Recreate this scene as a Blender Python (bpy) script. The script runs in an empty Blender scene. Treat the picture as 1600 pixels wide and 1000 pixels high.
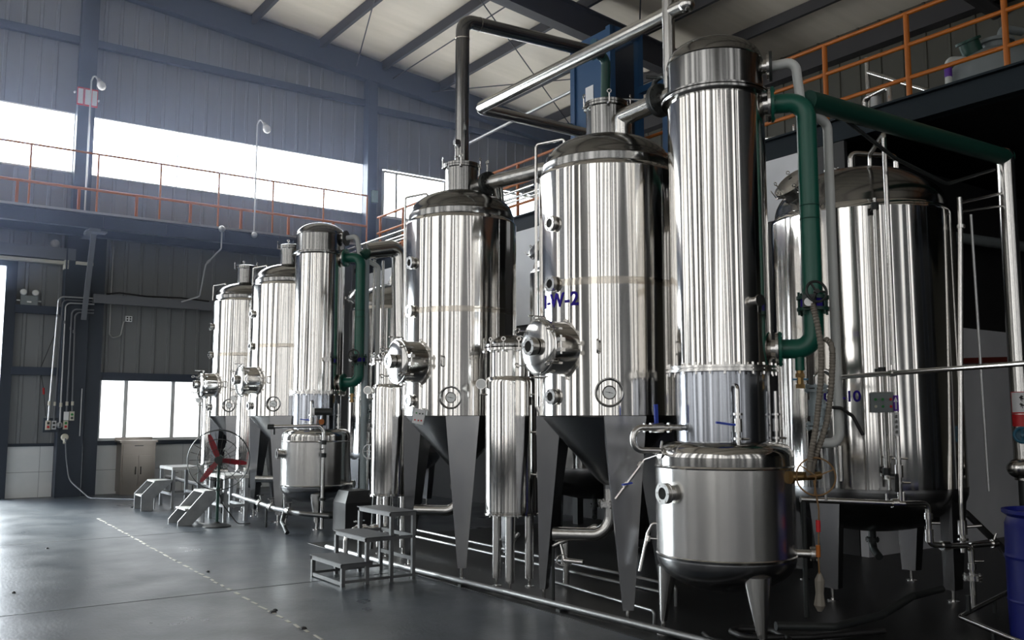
import bpy, math, random
from mathutils import Vector, Matrix
random.seed(7)
PI = math.pi
sc = bpy.context.scene
COL = sc.collection

# ------------------------------------------------------------------ camera
cam_d = bpy.data.cameras.new('camera'); cam = bpy.data.objects.new('camera', cam_d); COL.objects.link(cam)
cam.location = (0, 0, 1.6)
cam.rotation_euler = (math.radians(90 + 6.055), 0, math.radians(-35.413))
cam_d.sensor_width = 36; cam_d.lens = 31.815; cam_d.clip_end = 200
sc.camera = cam
sc.view_settings.view_transform = 'Standard'; sc.view_settings.look = 'None'
sc.view_settings.gamma = 1; sc.view_settings.use_curve_mapping = False
sc.view_settings.exposure = 0.0
sc.cycles.use_denoising = True
sc.cycles.max_bounces = 8; sc.cycles.glossy_bounces = 6; sc.cycles.diffuse_bounces = 4
sc.cycles.sample_clamp_indirect = 6
# ------------------------------------------------------------------ sky
W = bpy.data.worlds.new('sky'); sc.world = W; W.use_nodes = True
bg = W.node_tree.nodes['Background']; bg.inputs[0].default_value = (.86, .93, 1, 1); bg.inputs[1].default_value = 16.0
sun_d = bpy.data.lights.new('hazy_sun', 'SUN'); sun_d.energy = 20; sun_d.angle = math.radians(28); sun_d.color = (.93, 1, .98)
sun = bpy.data.objects.new('hazy_sun', sun_d); COL.objects.link(sun); sun.location = (-2, 30, 12)   # low sun outside the far door
sun.rotation_euler = Vector((.34, -.85, -.46)).to_track_quat('-Z', 'Y').to_euler()
PANE = 10.0      # brightness of the daylight panes

# ------------------------------------------------------------------ materials
def mat(name, col, rough=.5, metal=0., emit=None, estr=0., bump=None, vary=None, alpha=None, spec=None):
    m = bpy.data.materials.new(name); m.use_nodes = True
    nt = m.node_tree; b = nt.nodes['Principled BSDF']
    b.inputs['Base Color'].default_value = (*col, 1); b.inputs['Roughness'].default_value = rough
    b.inputs['Metallic'].default_value = metal
    if spec is not None: b.inputs['Specular IOR Level'].default_value = spec
    if emit: b.inputs['Emission Color'].default_value = (*emit, 1); b.inputs['Emission Strength'].default_value = estr
    tc = nt.nodes.new('ShaderNodeTexCoord')
    def noise(scale, stretch, detail=4, coord='Object'):
        mp = nt.nodes.new('ShaderNodeMapping'); mp.inputs['Scale'].default_value = stretch
        n = nt.nodes.new('ShaderNodeTexNoise'); n.inputs['Scale'].default_value = scale; n.inputs['Detail'].default_value = detail
        nt.links.new(tc.outputs[coord], mp.inputs[0]); nt.links.new(mp.outputs[0], n.inputs['Vector']); return n
    if vary:   # (scale, stretch, other colour)
        n = noise(vary[0], vary[1]); r = nt.nodes.new('ShaderNodeValToRGB')
        r.color_ramp.elements[0].position = .35; r.color_ramp.elements[0].color = (*col, 1)
        r.color_ramp.elements[1].position = .65; r.color_ramp.elements[1].color = (*vary[2], 1)
        nt.links.new(n.outputs['Fac'], r.inputs[0]); nt.links.new(r.outputs[0], b.inputs['Base Color'])
        if len(vary) > 3:
            mr = nt.nodes.new('ShaderNodeMapRange'); mr.inputs[3].default_value = vary[3][0]; mr.inputs[4].default_value = vary[3][1]
            mr.inputs[1].default_value = .3; mr.inputs[2].default_value = .7
            nt.links.new(n.outputs['Fac'], mr.inputs[0]); nt.links.new(mr.outputs[0], b.inputs['Roughness'])
    if bump:   # (scale, stretch, strength, distance)
        n = noise(bump[0], bump[1], 1); bp = nt.nodes.new('ShaderNodeBump')
        bp.inputs['Strength'].default_value = bump[2]; bp.inputs['Distance'].default_value = bump[3]
        nt.links.new(n.outputs['Fac'], bp.inputs['Height']); nt.links.new(bp.outputs[0], b.inputs['Normal'])
    return m
M = {}
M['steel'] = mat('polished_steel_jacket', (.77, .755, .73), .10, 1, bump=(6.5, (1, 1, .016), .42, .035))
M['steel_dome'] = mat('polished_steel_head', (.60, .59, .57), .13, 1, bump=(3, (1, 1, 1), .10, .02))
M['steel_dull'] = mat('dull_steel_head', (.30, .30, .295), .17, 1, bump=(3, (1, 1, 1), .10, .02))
M['steel_plain'] = mat('steel_fittings', (.70, .69, .67), .2, 1)
M['steel_brush'] = mat('brushed_steel', (.60, .595, .58), .25, 1, bump=(6, (1, 1, .02), .40, .03))
M['steel_blue'] = mat('cool_scuffed_steel', (.40, .42, .46), .17, 1, bump=(7, (1, 1, .03), .40, .03))
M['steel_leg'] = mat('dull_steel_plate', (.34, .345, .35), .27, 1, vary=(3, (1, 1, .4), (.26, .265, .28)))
M['steel_tarnish'] = mat('heat_tinted_weld', (.60, .56, .50), .14, 1, bump=(6.5, (1, 1, .016), .42, .035))
M['pipe_dull'] = mat('dull_scuffed_pipe', (.26, .265, .27), .38, 1)
M['galv'] = mat('galvanised_steel', (.50, .51, .52), .42, .8)
M['dark_glass'] = mat('dark_sight_glass', (.03, .03, .028), .08)
M['dial'] = mat('white_dial', (.93, .95, .95), .45)
M['black'] = mat('black_rubber', (.012, .012, .013), .5)
M['iron'] = mat('dark_cast_iron', (.035, .04, .04), .45, .3)
M['blue_handle'] = mat('blue_plastic_handle', (.015, .05, .42), .4)
M['valve_blue'] = mat('teal_blue_paint', (.02, .12, .20), .4)
M['letter'] = mat('violet_blue_lettering', (.045, .03, .30), .9, spec=0.)
M['green'] = mat('green_pipe_paint', (.008, .105, .072), .33)
M['darkgreen'] = mat('dark_green_paint', (.008, .055, .04), .4)
M['white_pipe'] = mat('white_pipe_cladding', (.60, .62, .61), .45)
M['grey_valve'] = mat('pale_grey_valve_paint', (.36, .43, .46), .4)
M['hose'] = mat('grey_ribbed_hose', (.22, .20, .17), .6)
M['rubber_brown'] = mat('rust_brown_wire', (.20, .11, .04), .6)
M['brass'] = mat('brass', (.35, .23, .10), .35, .9)
M['red'] = mat('red_paint', (.55, .015, .02), .4)
M['blade'] = mat('dark_red_blade', (.28, .012, .022), .4)
M['orange'] = mat('orange_rail_paint', (.42, .115, .006), .45)
M['navy'] = mat('dark_navy_steel_paint', (.030, .042, .062), .5)
M['beam'] = mat('slate_blue_beam_paint', (.040, .055, .085), .5)
M['beam_grey'] = mat('grey_beam_paint', (.16, .17, .19), .5)
M['mezz_beam'] = mat('dark_slate_mezzanine_beam', (.014, .021, .027), .6, spec=.15)
M['purlin'] = mat('dark_purlin_paint', (.035, .033, .035), .6)
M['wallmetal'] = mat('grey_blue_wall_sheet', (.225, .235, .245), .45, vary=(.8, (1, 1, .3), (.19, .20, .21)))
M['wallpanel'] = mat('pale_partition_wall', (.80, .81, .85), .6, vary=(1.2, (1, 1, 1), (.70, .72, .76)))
M['tile'] = mat('white_wall_tile', (.86, .88, .88), .25, vary=(1.5, (1, 1, 1), (.76, .80, .80)))
M['grout'] = mat('grey_grout', (.35, .37, .38), .7)
M['ceiling'] = mat('cream_roof_lining', (.86, .78, .66), .5, vary=(1.1, (.3, 3, 1), (.76, .69, .57)))
M['dark_wall'] = mat('dark_slate_wall_sheet', (.045, .05, .055), .5)
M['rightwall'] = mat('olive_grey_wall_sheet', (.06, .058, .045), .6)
M['floor'] = mat('smooth_dark_concrete', (.036, .044, .055), .32, vary=(1.6, (1, 1, 1), (.028, .034, .043), (.27, .40)), bump=(38, (1, .45, 1), .16, .008), spec=.45)
M['floor_bay_shade'] = mat('shade_coloured_bay_floor', (.009, .0095, .010), .42, vary=(1.5, (1, 1, 1), (.014, .014, .014)), spec=.25)  # near-black colour carries the shade below the tanks
M['joint'] = mat('dark_floor_joint', (.02, .02, .022), .7)
M['paintmark'] = mat('worn_pale_floor_paint', (.40, .38, .33), .6)
M['frame_white'] = mat('white_window_frame', (.88, .90, .90), .4)
M['pane'] = mat('bright_window_pane', (.8, .8, .8), .3, emit=(.93, .97, 1), estr=PANE)
M['pane_low'] = mat('low_window_pane', (.8, .8, .8), .3, emit=(.95, .98, 1), estr=PANE * .25)
M['pane_side'] = mat('unseen_side_pane', (.8, .8, .8), .3, emit=(1, .985, .96), estr=PANE * .135)
M['pane_left'] = mat('unseen_left_pane', (.8, .8, .8), .3, emit=(1, .985, .96), estr=PANE * .21)
M['blue_steel'] = mat('bright_blue_steel_paint', (.010, .062, .16), .45)
M['drum'] = mat('blue_plastic_drum', (.008, .014, .19), .4)
M['paper'] = mat('white_paper_label', (.75, .76, .78), .6)
M['print'] = mat('black_print', (.02, .02, .02), .6)
M['violet'] = mat('violet_print', (.12, .03, .35), .5)
M['box_white'] = mat('ivory_plastic_box', (.62, .60, .50), .4)
M['button_green'] = mat('green_button', (.02, .25, .05), .4)
M['step_grey'] = mat('worn_grey_step_paint', (.30, .31, .32), .5, vary=(6, (1, 1, 1), (.22, .23, .24)))
M['step_dark'] = mat('dark_step_tread', (.10, .105, .115), .55)
M['stool_grey'] = mat('dull_grey_stool_paint', (.13, .135, .14), .55, vary=(7, (1, 1, 1), (.09, .095, .10)))
M['stool_tread'] = mat('dark_stool_tread', (.06, .062, .068), .6)
M['step_light'] = mat('pale_worn_step_paint', (.52, .52, .50), .5, vary=(8, (1, 1, 1), (.42, .42, .41)))
M['cab'] = mat('stainless_cabinet', (.25, .22, .19), .34, 1)
M['lamp_glass'] = mat('frosted_lamp_glass', (.75, .75, .72), .3)
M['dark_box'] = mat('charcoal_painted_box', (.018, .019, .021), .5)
M['vessel_grey'] = mat('grey_enamel', (.22, .25, .26), .4)

# ------------------------------------------------------------------ mesh builder
def frame(d):
    d = Vector(d).normalized()
    a = Vector((0, 0, 1)) if abs(d.z) < .95 else Vector((1, 0, 0))
    x = a.cross(d).normalized(); y = d.cross(x)
    return x, y, d
class MB:
    def __init__(s): s.v = []; s.f = []
    def add(s, vs, fs):
        o = len(s.v); s.v += [Vector(p) for p in vs]; s.f += [[i + o for i in f] for f in fs]
    def hexa(s, c8):   # bottom 4 then top 4
        s.add(c8, [(3, 2, 1, 0), (4, 5, 6, 7), (0, 1, 5, 4), (1, 2, 6, 5), (2, 3, 7, 6), (3, 0, 4, 7)])
    def box(s, c, d, rz=0, rot=None):
        x, y, z = d[0] / 2, d[1] / 2, d[2] / 2
        R = rot if rot is not None else Matrix.Rotation(rz, 3, 'Z'); c = Vector(c)
        s.hexa([c + R @ Vector(p) for p in ((-x, -y, -z), (x, -y, -z), (x, y, -z), (-x, y, -z), (-x, -y, z), (x, -y, z), (x, y, z), (-x, y, z))])
    def span(s, a, b):
        s.box([(a[i] + b[i]) / 2 for i in range(3)], [abs(b[i] - a[i]) for i in range(3)])
    def bar(s, p, q, w, h):   # rectangular bar from p to q
        p, q = Vector(p), Vector(q); x, y, d = frame(q - p)
        c = []
        for e in (p, q): c += [e + x * (sx * w / 2) + y * (sy * h / 2) for sx, sy in ((-1, -1), (1, -1), (1, 1), (-1, 1))]
        s.hexa(c)
    def lathe(s, prof, o=(0, 0, 0), d=(0, 0, 1), seg=48, caps=True):
        x, y, z = frame(d); o = Vector(o); p2 = [prof[0]]
        for a, b in zip(prof, prof[1:]):   # holding rings keep long straight walls straight when shaded
            L = math.hypot(b[0] - a[0], b[1] - a[1])
            if L > .08: p2 += [(a[0] + (b[0] - a[0]) * q, a[1] + (b[1] - a[1]) * q) for q in (.006 / L, 1 - .006 / L)]
            p2.append(b)
        prof = p2; n = len(prof); vs = []
        for r, h in prof:
            r = max(r, 1e-4)
            for k in range(seg):
                t = 2 * PI * k / seg; vs.append(o + (x * math.cos(t) + y * math.sin(t)) * r + z * h)
        fs = []
        for i in range(n - 1):
            for k in range(seg):
                k2 = (k + 1) % seg; fs.append((i * seg + k, i * seg + k2, (i + 1) * seg + k2, (i + 1) * seg + k))
        if caps: fs.append(tuple(range(seg - 1, -1, -1))); fs.append(tuple((n - 1) * seg + k for k in range(seg)))
        s.add(vs, fs)
    def cyl(s, p, q, r, r2=None, seg=20):
        p, q = Vector(p), Vector(q); s.lathe([(r, 0), (r if r2 is None else r2, (q - p).length)], p, q - p, seg)
    def torus(s, c, d, R, r, seg=28, m=8, a0=0, a1=2 * PI):
        x, y, z = frame(d); c = Vector(c); full = abs(a1 - a0 - 2 * PI) < 1e-6
        N = seg if full else seg + 1; vs = []
        for i in range(N):
            t = a0 + (a1 - a0) * i / seg; u = x * math.cos(t) + y * math.sin(t)
            for k in range(m):
                p = 2 * PI * k / m; vs.append(c + u * (R + r * math.cos(p)) + z * (r * math.sin(p)))
        fs = []
        for i in range(seg):
            j = (i + 1) % N
            for k in range(m): k2 = (k + 1) % m; fs.append((i * m + k, j * m + k, j * m + k2, i * m + k2))
        s.add(vs, fs)
    def sphere(s, c, r, sz=(1, 1, 1), seg=20):
        s.lathe([(r * math.cos(t), r * sz[2] * math.sin(t)) for t in [(-PI / 2 + PI * i / 12) for i in range(13)]], c, (0, 0, 1), seg, False)
    def tube(s, pts, r, bend=None, seg=16, n=8):
        P = [Vector(p) for p in pts]
        if bend is None: bend = r * 2.2
        out = [P[0]]
        for i in range(1, len(P) - 1):
            a, b, c = P[i - 1], P[i], P[i + 1]; u = (a - b); w = (c - b); lu, lw = u.length, w.length; u.normalize(); w.normalize()
            ang = u.angle(w, PI)
            if ang > PI - .05: out.append(b); continue
            t = min(bend / math.tan(ang / 2), lu * .49, lw * .49); rr = t * math.tan(ang / 2)
            cc = b + (u + w).normalized() * (rr / math.sin(ang / 2)); p0 = b + u * t - cc; p1 = b + w * t - cc
            ax = p0.cross(p1).normalized(); tot = p0.angle(p1)
            for k in range(n + 1): out.append(cc + Matrix.Rotation(tot * k / n, 3, ax) @ p0)
        out.append(P[-1])
        x, y, d = frame(out[1] - out[0]); vs = []; N = len(out)
        for i, p in enumerate(out):
            t = (out[min(i + 1, N - 1)] - out[max(i - 1, 0)]).normalized()
            x = (x - t * x.dot(t)).normalized(); y = t.cross(x)
            for k in range(seg):
                a = 2 * PI * k / seg; vs.append(p + (x * math.cos(a) + y * math.sin(a)) * r)
        fs = [(i * seg + k, i * seg + (k + 1) % seg, (i + 1) * seg + (k + 1) % seg, (i + 1) * seg + k) for i in range(N - 1) for k in range(seg)]
        fs.append(tuple(range(seg - 1, -1, -1))); fs.append(tuple((N - 1) * seg + k for k in range(seg)))
        s.add(vs, fs)
    def ribbed(s, pts, r, rib, pitch):
        P = [Vector(p) for p in pts]; Q = []
        n = len(P)
        for i in range(n - 1):   # smooth path
            a, b, c, d = P[max(i - 1, 0)], P[i], P[i + 1], P[min(i + 2, n - 1)]
            k = max(4, int((c - b).length / pitch * 2))
            for j in range(k):
                t = j / k; Q.append(.5 * ((2 * b) + (c - a) * t + (2 * a - 5 * b + 4 * c - d) * t * t + (3 * b - a - 3 * c + d) * t ** 3))
        Q.append(P[-1]); x, y, d = frame(Q[1] - Q[0]); vs = []; N = len(Q); m = 10
        for i, p in enumerate(Q):
            t = (Q[min(i + 1, N - 1)] - Q[max(i - 1, 0)]).normalized(); x = (x - t * x.dot(t)).normalized(); y = t.cross(x); rr = r + (rib if i % 2 else 0)
            for k in range(m): a = 2 * PI * k / m; vs.append(p + (x * math.cos(a) + y * math.sin(a)) * rr)
        s.add(vs, [(i * m + k, i * m + (k + 1) % m, (i + 1) * m + (k + 1) % m, (i + 1) * m + k) for i in range(N - 1) for k in range(m)] + [tuple(range(m - 1, -1, -1)), tuple((N - 1) * m + k for k in range(m))])
    def prism(s, poly, z0, z1):
        n = len(poly); s.add([(x, y, z0) for x, y in poly] + [(x, y, z1) for x, y in poly],
            [tuple(range(n - 1, -1, -1)), tuple(range(n, 2 * n))] + [(i, (i + 1) % n, n + (i + 1) % n, n + i) for i in range(n)])
    def bolts(s, c, d, R, n, r, h, a0=0):
        x, y, z = frame(d); c = Vector(c)
        for k in range(n):
            t = a0 + 2 * PI * k / n; p = c + (x * math.cos(t) + y * math.sin(t)) * R
            s.lathe([(r, -h / 2), (r, h / 2)], p, z, 6)
    def flange(s, c, d, r, t=.022, n=8, gap=True):
        d = Vector(d).normalized(); c = Vector(c)
        if gap:
            s.lathe([(r, -t * 1.1), (r, -t * .1)], c, d, 32); s.lathe([(r, t * .1), (r, t * 1.1)], c, d, 32)
            s.lathe([(r * .9, -t * .12), (r * .9, t * .12)], c, d, 32); s.bolts(c, d, r * .86, n, r * .075 + .003, t * 3.4)
        else:
            s.lathe([(r, -t / 2), (r, t / 2)], c, d, 32); s.bolts(c, d, r * .84, n, r * .07 + .002, t * 1.7)
    def swing(s, p, out, up, k=1.):   # swing bolt with a ring nut
        p, out, up = Vector(p), Vector(out).normalized(), Vector(up).normalized()
        s.cyl(p - up * .045 * k + out * .012 * k, p + up * .05 * k + out * .012 * k, .006 * k, seg=8)
        s.torus(p + up * .068 * k + out * .012 * k, out, .018 * k, .0055 * k, 14, 6)
        s.box(p - up * .04 * k + out * .004, (.03 * k, .03 * k, .014 * k))
    def build(s, name, m, parent=None, world=False, kind=None, sharp=35):
        vs = s.v; off = Vector((0, 0, 0))
        if parent is not None and world:
            q = parent
            while q is not None: off += q.location; q = q.parent
            vs = [v - off for v in vs]
        loc = Vector((0, 0, 0))
        if parent is None:
            xs = [v.x for v in vs]; ys = [v.y for v in vs]; zs = [v.z for v in vs]
            loc = Vector(((min(xs) + max(xs)) / 2, (min(ys) + max(ys)) / 2, min(zs))); vs = [v - loc for v in vs]
        me = bpy.data.meshes.new(name); me.from_pydata([tuple(v) for v in vs], [], s.f); me.update()
        me.polygons.foreach_set('use_smooth', [True] * len(me.polygons)); me.set_sharp_from_angle(angle=math.radians(sharp))
        me.materials.append(m if not isinstance(m, str) else M[m])
        o = bpy.data.objects.new(name, me); COL.objects.link(o); o.location = loc
        if parent is not None: o.parent = parent
        if kind: o['kind'] = kind
        return o
def split(mb, name, m, parent, world=True, tol=.004):
    """one part object per separate piece (pieces whose boxes touch stay together)"""
    n = len(mb.v); par = list(range(n))
    def find(i):
        while par[i] != i: par[i] = par[par[i]]; i = par[i]
        return i
    for f in mb.f:
        for i in f[1:]: par[find(i)] = find(f[0])
    g = {}
    for i in range(n): g.setdefault(find(i), []).append(i)
    cl = []
    for ids in g.values():
        lo = [min(mb.v[i][k] for i in ids) - tol for k in range(3)]; hi = [max(mb.v[i][k] for i in ids) + tol for k in range(3)]
        hit = [c for c in cl if all(c[0][k] <= hi[k] and lo[k] <= c[1][k] for k in range(3))]
        for c in hit:
            cl.remove(c); ids = ids + c[2]; lo = [min(lo[k], c[0][k]) for k in range(3)]; hi = [max(hi[k], c[1][k]) for k in range(3)]
        cl.append((lo, hi, ids))
    out = []
    for lo, hi, ids in cl:
        mp = {i: k for k, i in enumerate(ids)}; b = MB(); b.v = [mb.v[i] for i in ids]; b.f = [[mp[i] for i in f] for f in mb.f if f[0] in mp]
        out.append(b.build(name, m, parent, world))
    return out
def tag(o, label, cat, group=None):
    o['label'] = label; o['category'] = cat
    if group: o['group'] = group
    return o
def thing(name, label, cat, loc=(0, 0, 0), group=None):
    o = bpy.data.objects.new(name, None); COL.objects.link(o); o.location = loc; o.empty_display_size = .2
    return tag(o, label, cat, group)
def kids(o): return [c for c in bpy.data.objects if c.parent is o]
def dup(o, loc, label):
    def rec(a, parent):
        c = a.copy(); COL.objects.link(c)
        if parent is not None: c.parent = parent
        for k in kids(a): rec(k, c)
        return c
    r = rec(o, None); r.location = loc; r['label'] = label; return r
def struct(name, mb, m, parent=None): return mb.build(name, m, parent, world=parent is not None, kind='structure')
def one(name, label, cat, mb, m, group=None): return tag(mb.build(name, m), label, cat, group)
def polar(a, r, z=0): a = math.radians(a); return Vector((r * math.cos(a), r * math.sin(a), z))
def dish(r, z0, h, r_end=0., n=10):   # elliptical head going up (h>0) or down
    t1 = math.acos(min(1, r_end / r)); return [(r * math.cos(t1 * i / n), z0 + h * math.sin(t1 * i / n)) for i in range(n + 1)]

# ================================================================== SETTING
def corrugated(name, fixed, a0, a1, rects, m, axis='x', face=-1, step=.42, holes=()):
    """ribbed metal sheet wall: axis x -> plane y=fixed, axis y -> plane x=fixed; built in rectangles"""
    mb = MB()
    def zone(u0, u1, z0, z1):
        pts = []; u = u0
        k = math.ceil(u0 / step)
        prof = [(u0, 0)]
        while k * step + .1 < u1:
            c = k * step
            if c - .05 > u0:
                prof += [(c - .04, 0), (c - .025, .022), (c + .025, .022), (c + .04, 0)]
                for q in ():
                    if c + q + .03 < u1: prof += [(c + q - .015, 0), (c + q, .008), (c + q + .015, 0)]
            k += 1
        prof = [p for p in prof if p[0] <= u1] + [(u1, 0)]
        vs = []
        for u, h in prof:
            for z in (z0, z1):
                w = z if not callable(z) else z(u)
                vs.append((u, fixed + face * h, w) if axis == 'x' else (fixed + face * h, u, w))
        for u in (u1, u0):
            for z in (z0, z1):
                w = z if not callable(z) else z(u); vs.append((u, fixed - face * .06, w) if axis == 'x' else (fixed - face * .06, u, w))
        n = len(prof); fs = [(2 * i, 2 * i + 2, 2 * i + 3, 2 * i + 1) for i in range(n + 1)] + [(2 * n + 2, 0, 1, 2 * n + 3)]
        mb.add(vs, fs)
    for r in rects: zone(*r)
    return struct(name, mb, m)
XL, XR, YB, YW = -9., 17., -9., 20.3
def roof(x): return 11.62 - .1 * x
# floor
mb = MB(); mb.span((XL - .3, YB - .3, -.2), (XR + .3, YW + 6, 0)); fl = struct('floor', mb, 'floor')
mb = MB(); mb.span((-6, 8.46, .0), (4.55, 8.475, .002)); mb.span((-6, 13.0, 0), (4, 13.012, .002)); mb.span((1.5, 3.2, 0), (4.4, 3.212, .002))
struct('floor_joint', mb, 'joint', fl)
mb = MB()
y = 5.6
while y < 15.5:
    x = 2.775 + (y - 6.25) * .033; l = random.uniform(.07, .17); w = random.uniform(.018, .032)
    mb.box((x + random.uniform(-.006, .006), y, .0015), (w, l, .003), random.uniform(-.12, .12)); y += l + random.uniform(.05, .16)
struct('floor_marking', mb, 'paintmark', fl)
mb = MB()
for x, y, r in ((2.82, 7.35, .035), (2.86, 7.40, .025), (2.80, 6.66, .03), (2.98, 9.6, .02), (1.9, 12.4, .02), (1.2, 9.5, .018)):
    mb.lathe([(r, 0), (r * .7, .012), (.001, .018)], (x, y, 0), (0, 0, 1), 7)
g = mb.build('floor_grit', 'joint', fl, True); g['kind'] = 'stuff'
mb = MB(); mb.span((4.66, YB, 0), (XR, 11.0, .004)); struct('floor_bay_shade', mb, 'floor_bay_shade', fl)  # thin dark slab standing in for shade on the bay floor
# far wall with the window strip
Z0, Z1 = 6.63, 7.88
cw = corrugated('wall_back', YW, 0, 0, [
    (XL, 3.14, 7.88, roof), (3.14, XR, 7.88, roof), (XL, XR, 5.5, 6.63), (2.28, 3.9, 1.02, 5.5), (3.9, 6.6, 2.40, 5.5), (8.9, XR, 0, 1.02),
    (6.6, XR, 1.02, 5.5), (XL, 2.3, 4.6, 5.5), (9.8, 10.38, 6.63, 7.88), (15.2, XR, 6.63, 7.88), (XL, -6, 6.63, 7.88), (XL, -3.2, 0, 4.6)], 'wallmetal', step=.31)
def tiles(name, x0, x1, y, z1):
    mb = MB(); mb.span((x0, y - .02, 0), (x1, y + .05, z1)); t = struct(name, mb, 'tile')
    mb = MB(); x = x0 + .6
    mb.span((x0, y - .0215, .49), (x1, y - .019, .50))
    while x < x1: mb.span((x, y - .0215, 0), (x + .008, y - .019, z1)); x += .6
    struct('tile_grout', mb, 'grout', t)
tiles('baseboard_door', 2.28, 3.16, YW, 1.0); tiles('baseboard_window', 3.86, 9, YW, 1.0)
mb = MB(); mb.span((2.28, YW - .05, 1.0), (3.16, YW + .05, 1.06)); mb.span((3.86, YW - .06, 1.0), (9, YW + .05, 1.09)); struct('trim_1', mb, 'navy')
mb = MB()     # girts, gable beam
for x0, x1, z in ((XL, 3.2, 9.46), (3.5, 9.8, 9.46), (10.1, XR, 9.36), (2.28, 3.2, 2.49), (2.28, 3.2, 3.72), (3.8, 9, 2.42)):
    mb.span((x0, YW - .14, z - .08), (x1, YW - .02, z + .08))
struct('trim_2', mb, 'beam')
mb = MB(); c = []
for x in (XL, XR): c.append((x, roof(x)))
mb.hexa([(XL, YW - .28, roof(XL) - .62), (XR, YW - .28, roof(XR) - .62), (XR, YW - .05, roof(XR) - .62), (XL, YW - .05, roof(XL) - .62),
         (XL, YW - .28, roof(XL) - .05), (XR, YW - .28, roof(XR) - .05), (XR, YW - .05, roof(XR) - .05), (XL, YW - .05, roof(XL) - .05)])
struct('trim_3', mb, 'beam')
def hcol(name, x, w, y0, y1, z1, m='navy'):
    mb = MB(); mb.span((x - w / 2, y0, 0), (x + w / 2, y0 + .03, z1)); mb.span((x - w / 2, y1 - .03, 0), (x + w / 2, y1, z1)); mb.span((x - .015, y0, 0), (x + .015, y1, z1))
    mb.span((x - w / 2 - .03, y0 - .03, 0), (x + w / 2 + .03, y1, .03))
    return struct(name, mb, m)
mb = MB(); mb.span((3.2, YW - .3, 5.3), (3.53, YW - .05, roof(3.4) - .6)); mb.span((3.14, YW - .34, 0), (3.60, YW - .04, 5.5)); mb.span((3.62, YW - .26, 0), (3.89, YW - .04, 5.3))
mb.span((3.125, YW - .36, 0), (3.15, YW - .02, 5.4)); struct('trim_4', mb, 'navy')
mb = MB(); mb.span((9.80, YW - .34, 0), (9.90, YW - .05, roof(10) - .6)); mb.span((9.90, YW - .24, 0), (10.10, YW - .05, roof(10) - .6)); struct('trim_5', mb, 'beam')
# windows
def window(name, x0, x1, z0, z1, mull, pane, fr=.04, hbar=None, y=YW, m='frame_white'):
    mb = MB()
    for x in [x0, x1] + mull: mb.span((x - fr / 2, y - .06, z0), (x + fr / 2, y + .04, z1))
    for z in [z0, z1] + (hbar or []): mb.span((x0, y - .05, z - fr / 2), (x1, y + .04, z + fr / 2))
    f = struct(name, mb, m)
    mb = MB(); mb.span((x0, y + .005, z0), (x1, y + .02, z1)); struct('window_pane', mb, pane, f)
    return f
window('window_1', -6, 3.2, Z0, Z1, [-4, -2, 0, 1.6], 'pane', .03)
window('window_2', 3.52, 9.8, Z0, Z1, [5.3, 7.0, 8.5], 'pane', .02)
window('window_3', 10.38, 15.2, 6.63, 7.80, [10.75, 12.2, 13.7], 'pane', .06)
window('window_4', 3.92, 6.6, 1.11, 2.37, [4.44, 5.40, 6.0], 'pane_low', .075)
mb = MB(); mb.span((3.9, YW - .09, 2.36), (6.65, YW + .03, 2.44)); struct('trim_6', mb, 'navy')
# door opening on the far left
mb = MB(); mb.span((2.10, YW - .12, 0), (2.30, YW + .1, 4.62)); mb.span((-3.3, YW - .12, 4.55), (2.3, YW + .1, 4.70)); mb.span((-3.3, YW - .12, 0), (-3.15, YW + .1, 4.6))
d1 = struct('door_1', mb, 'navy')
mb = MB(); mb.span((-3.4, YW - .3, 4.66), (3.15, YW - .14, 4.72)); mb.span((3.3, YW - .42, 4.66), (3.62, YW - .14, 4.72)); mb.span((3.10, YW - .34, 4.56), (3.18, YW - .14, 4.74)); struct('door_track', mb, 'box_white', d1)
mb = MB(); mb.span((-3.4, YW - .34, 4.74), (3.3, YW - .14, 4.98)); struct('door_housing', mb, 'beam_grey', d1)
# other walls of the hall
def glazed_wall(name, axis, fixed, out, a0, a1, top, bays, z0, z1, n):
    """plain sheet wall with tall glazed bays; axis 'y' -> plane x=fixed, axis 'x' -> plane y=fixed"""
    def P(u0, u1, w0, w1, zz0, zz1, mb):
        if axis == 'y': mb.span((fixed + out * w0, u0, zz0), (fixed + out * w1, u1, zz1))
        else: mb.span((u0, fixed + out * w0, zz0), (u1, fixed + out * w1, zz1))
    mb = MB(); P(a0, a1, 0, .2, 0, z0, mb); P(a0, a1, 0, .2, z1, top, mb)
    e = [a0] + [q for s in bays for q in s] + [a1]
    for i in range(0, len(e), 2):
        if e[i + 1] - e[i] > .01: P(e[i], e[i + 1], 0, .2, z0, z1, mb)
    struct(name, mb, 'dark_wall')
    for a, b in bays:  # unseen glowing bays, added and shaped for the bright bands on the tank steel
        mb = MB(); k = max(1, round((b - a) / 1.3))
        for i in range(k + 1): u = a + (b - a) * i / k; P(u - .035, u + .035, -.02, .1, z0, z1, mb)
        for z in (z0 + .9, z0 + 3.1, z0 + 5.4, z0 + 7.6, z1 - .04): P(a, b, 0, .1, z, z + .05, mb)
        f = struct('window_%d' % n, mb, 'navy'); n += 1
        mb = MB(); P(a, b, .1, .15, z0, z1, mb); struct('window_pane', mb, 'pane_left' if axis == 'y' else 'pane_side', f)
    return n
n = glazed_wall('wall_left', 'y', XL, -1, YB, YW, roof(XL), [(-8.6, -7.6), (-6.6, -5.2), (-3.6, -2.6), (-1.4, 1.2), (2.0, 2.5), (3.8, 4.6), (6.2, 8.0), (9.6, 10.1), (11.0, 13.6), (15.4, 16.4), (17.4, 19.4)], .9, 11.4, 5)
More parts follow.
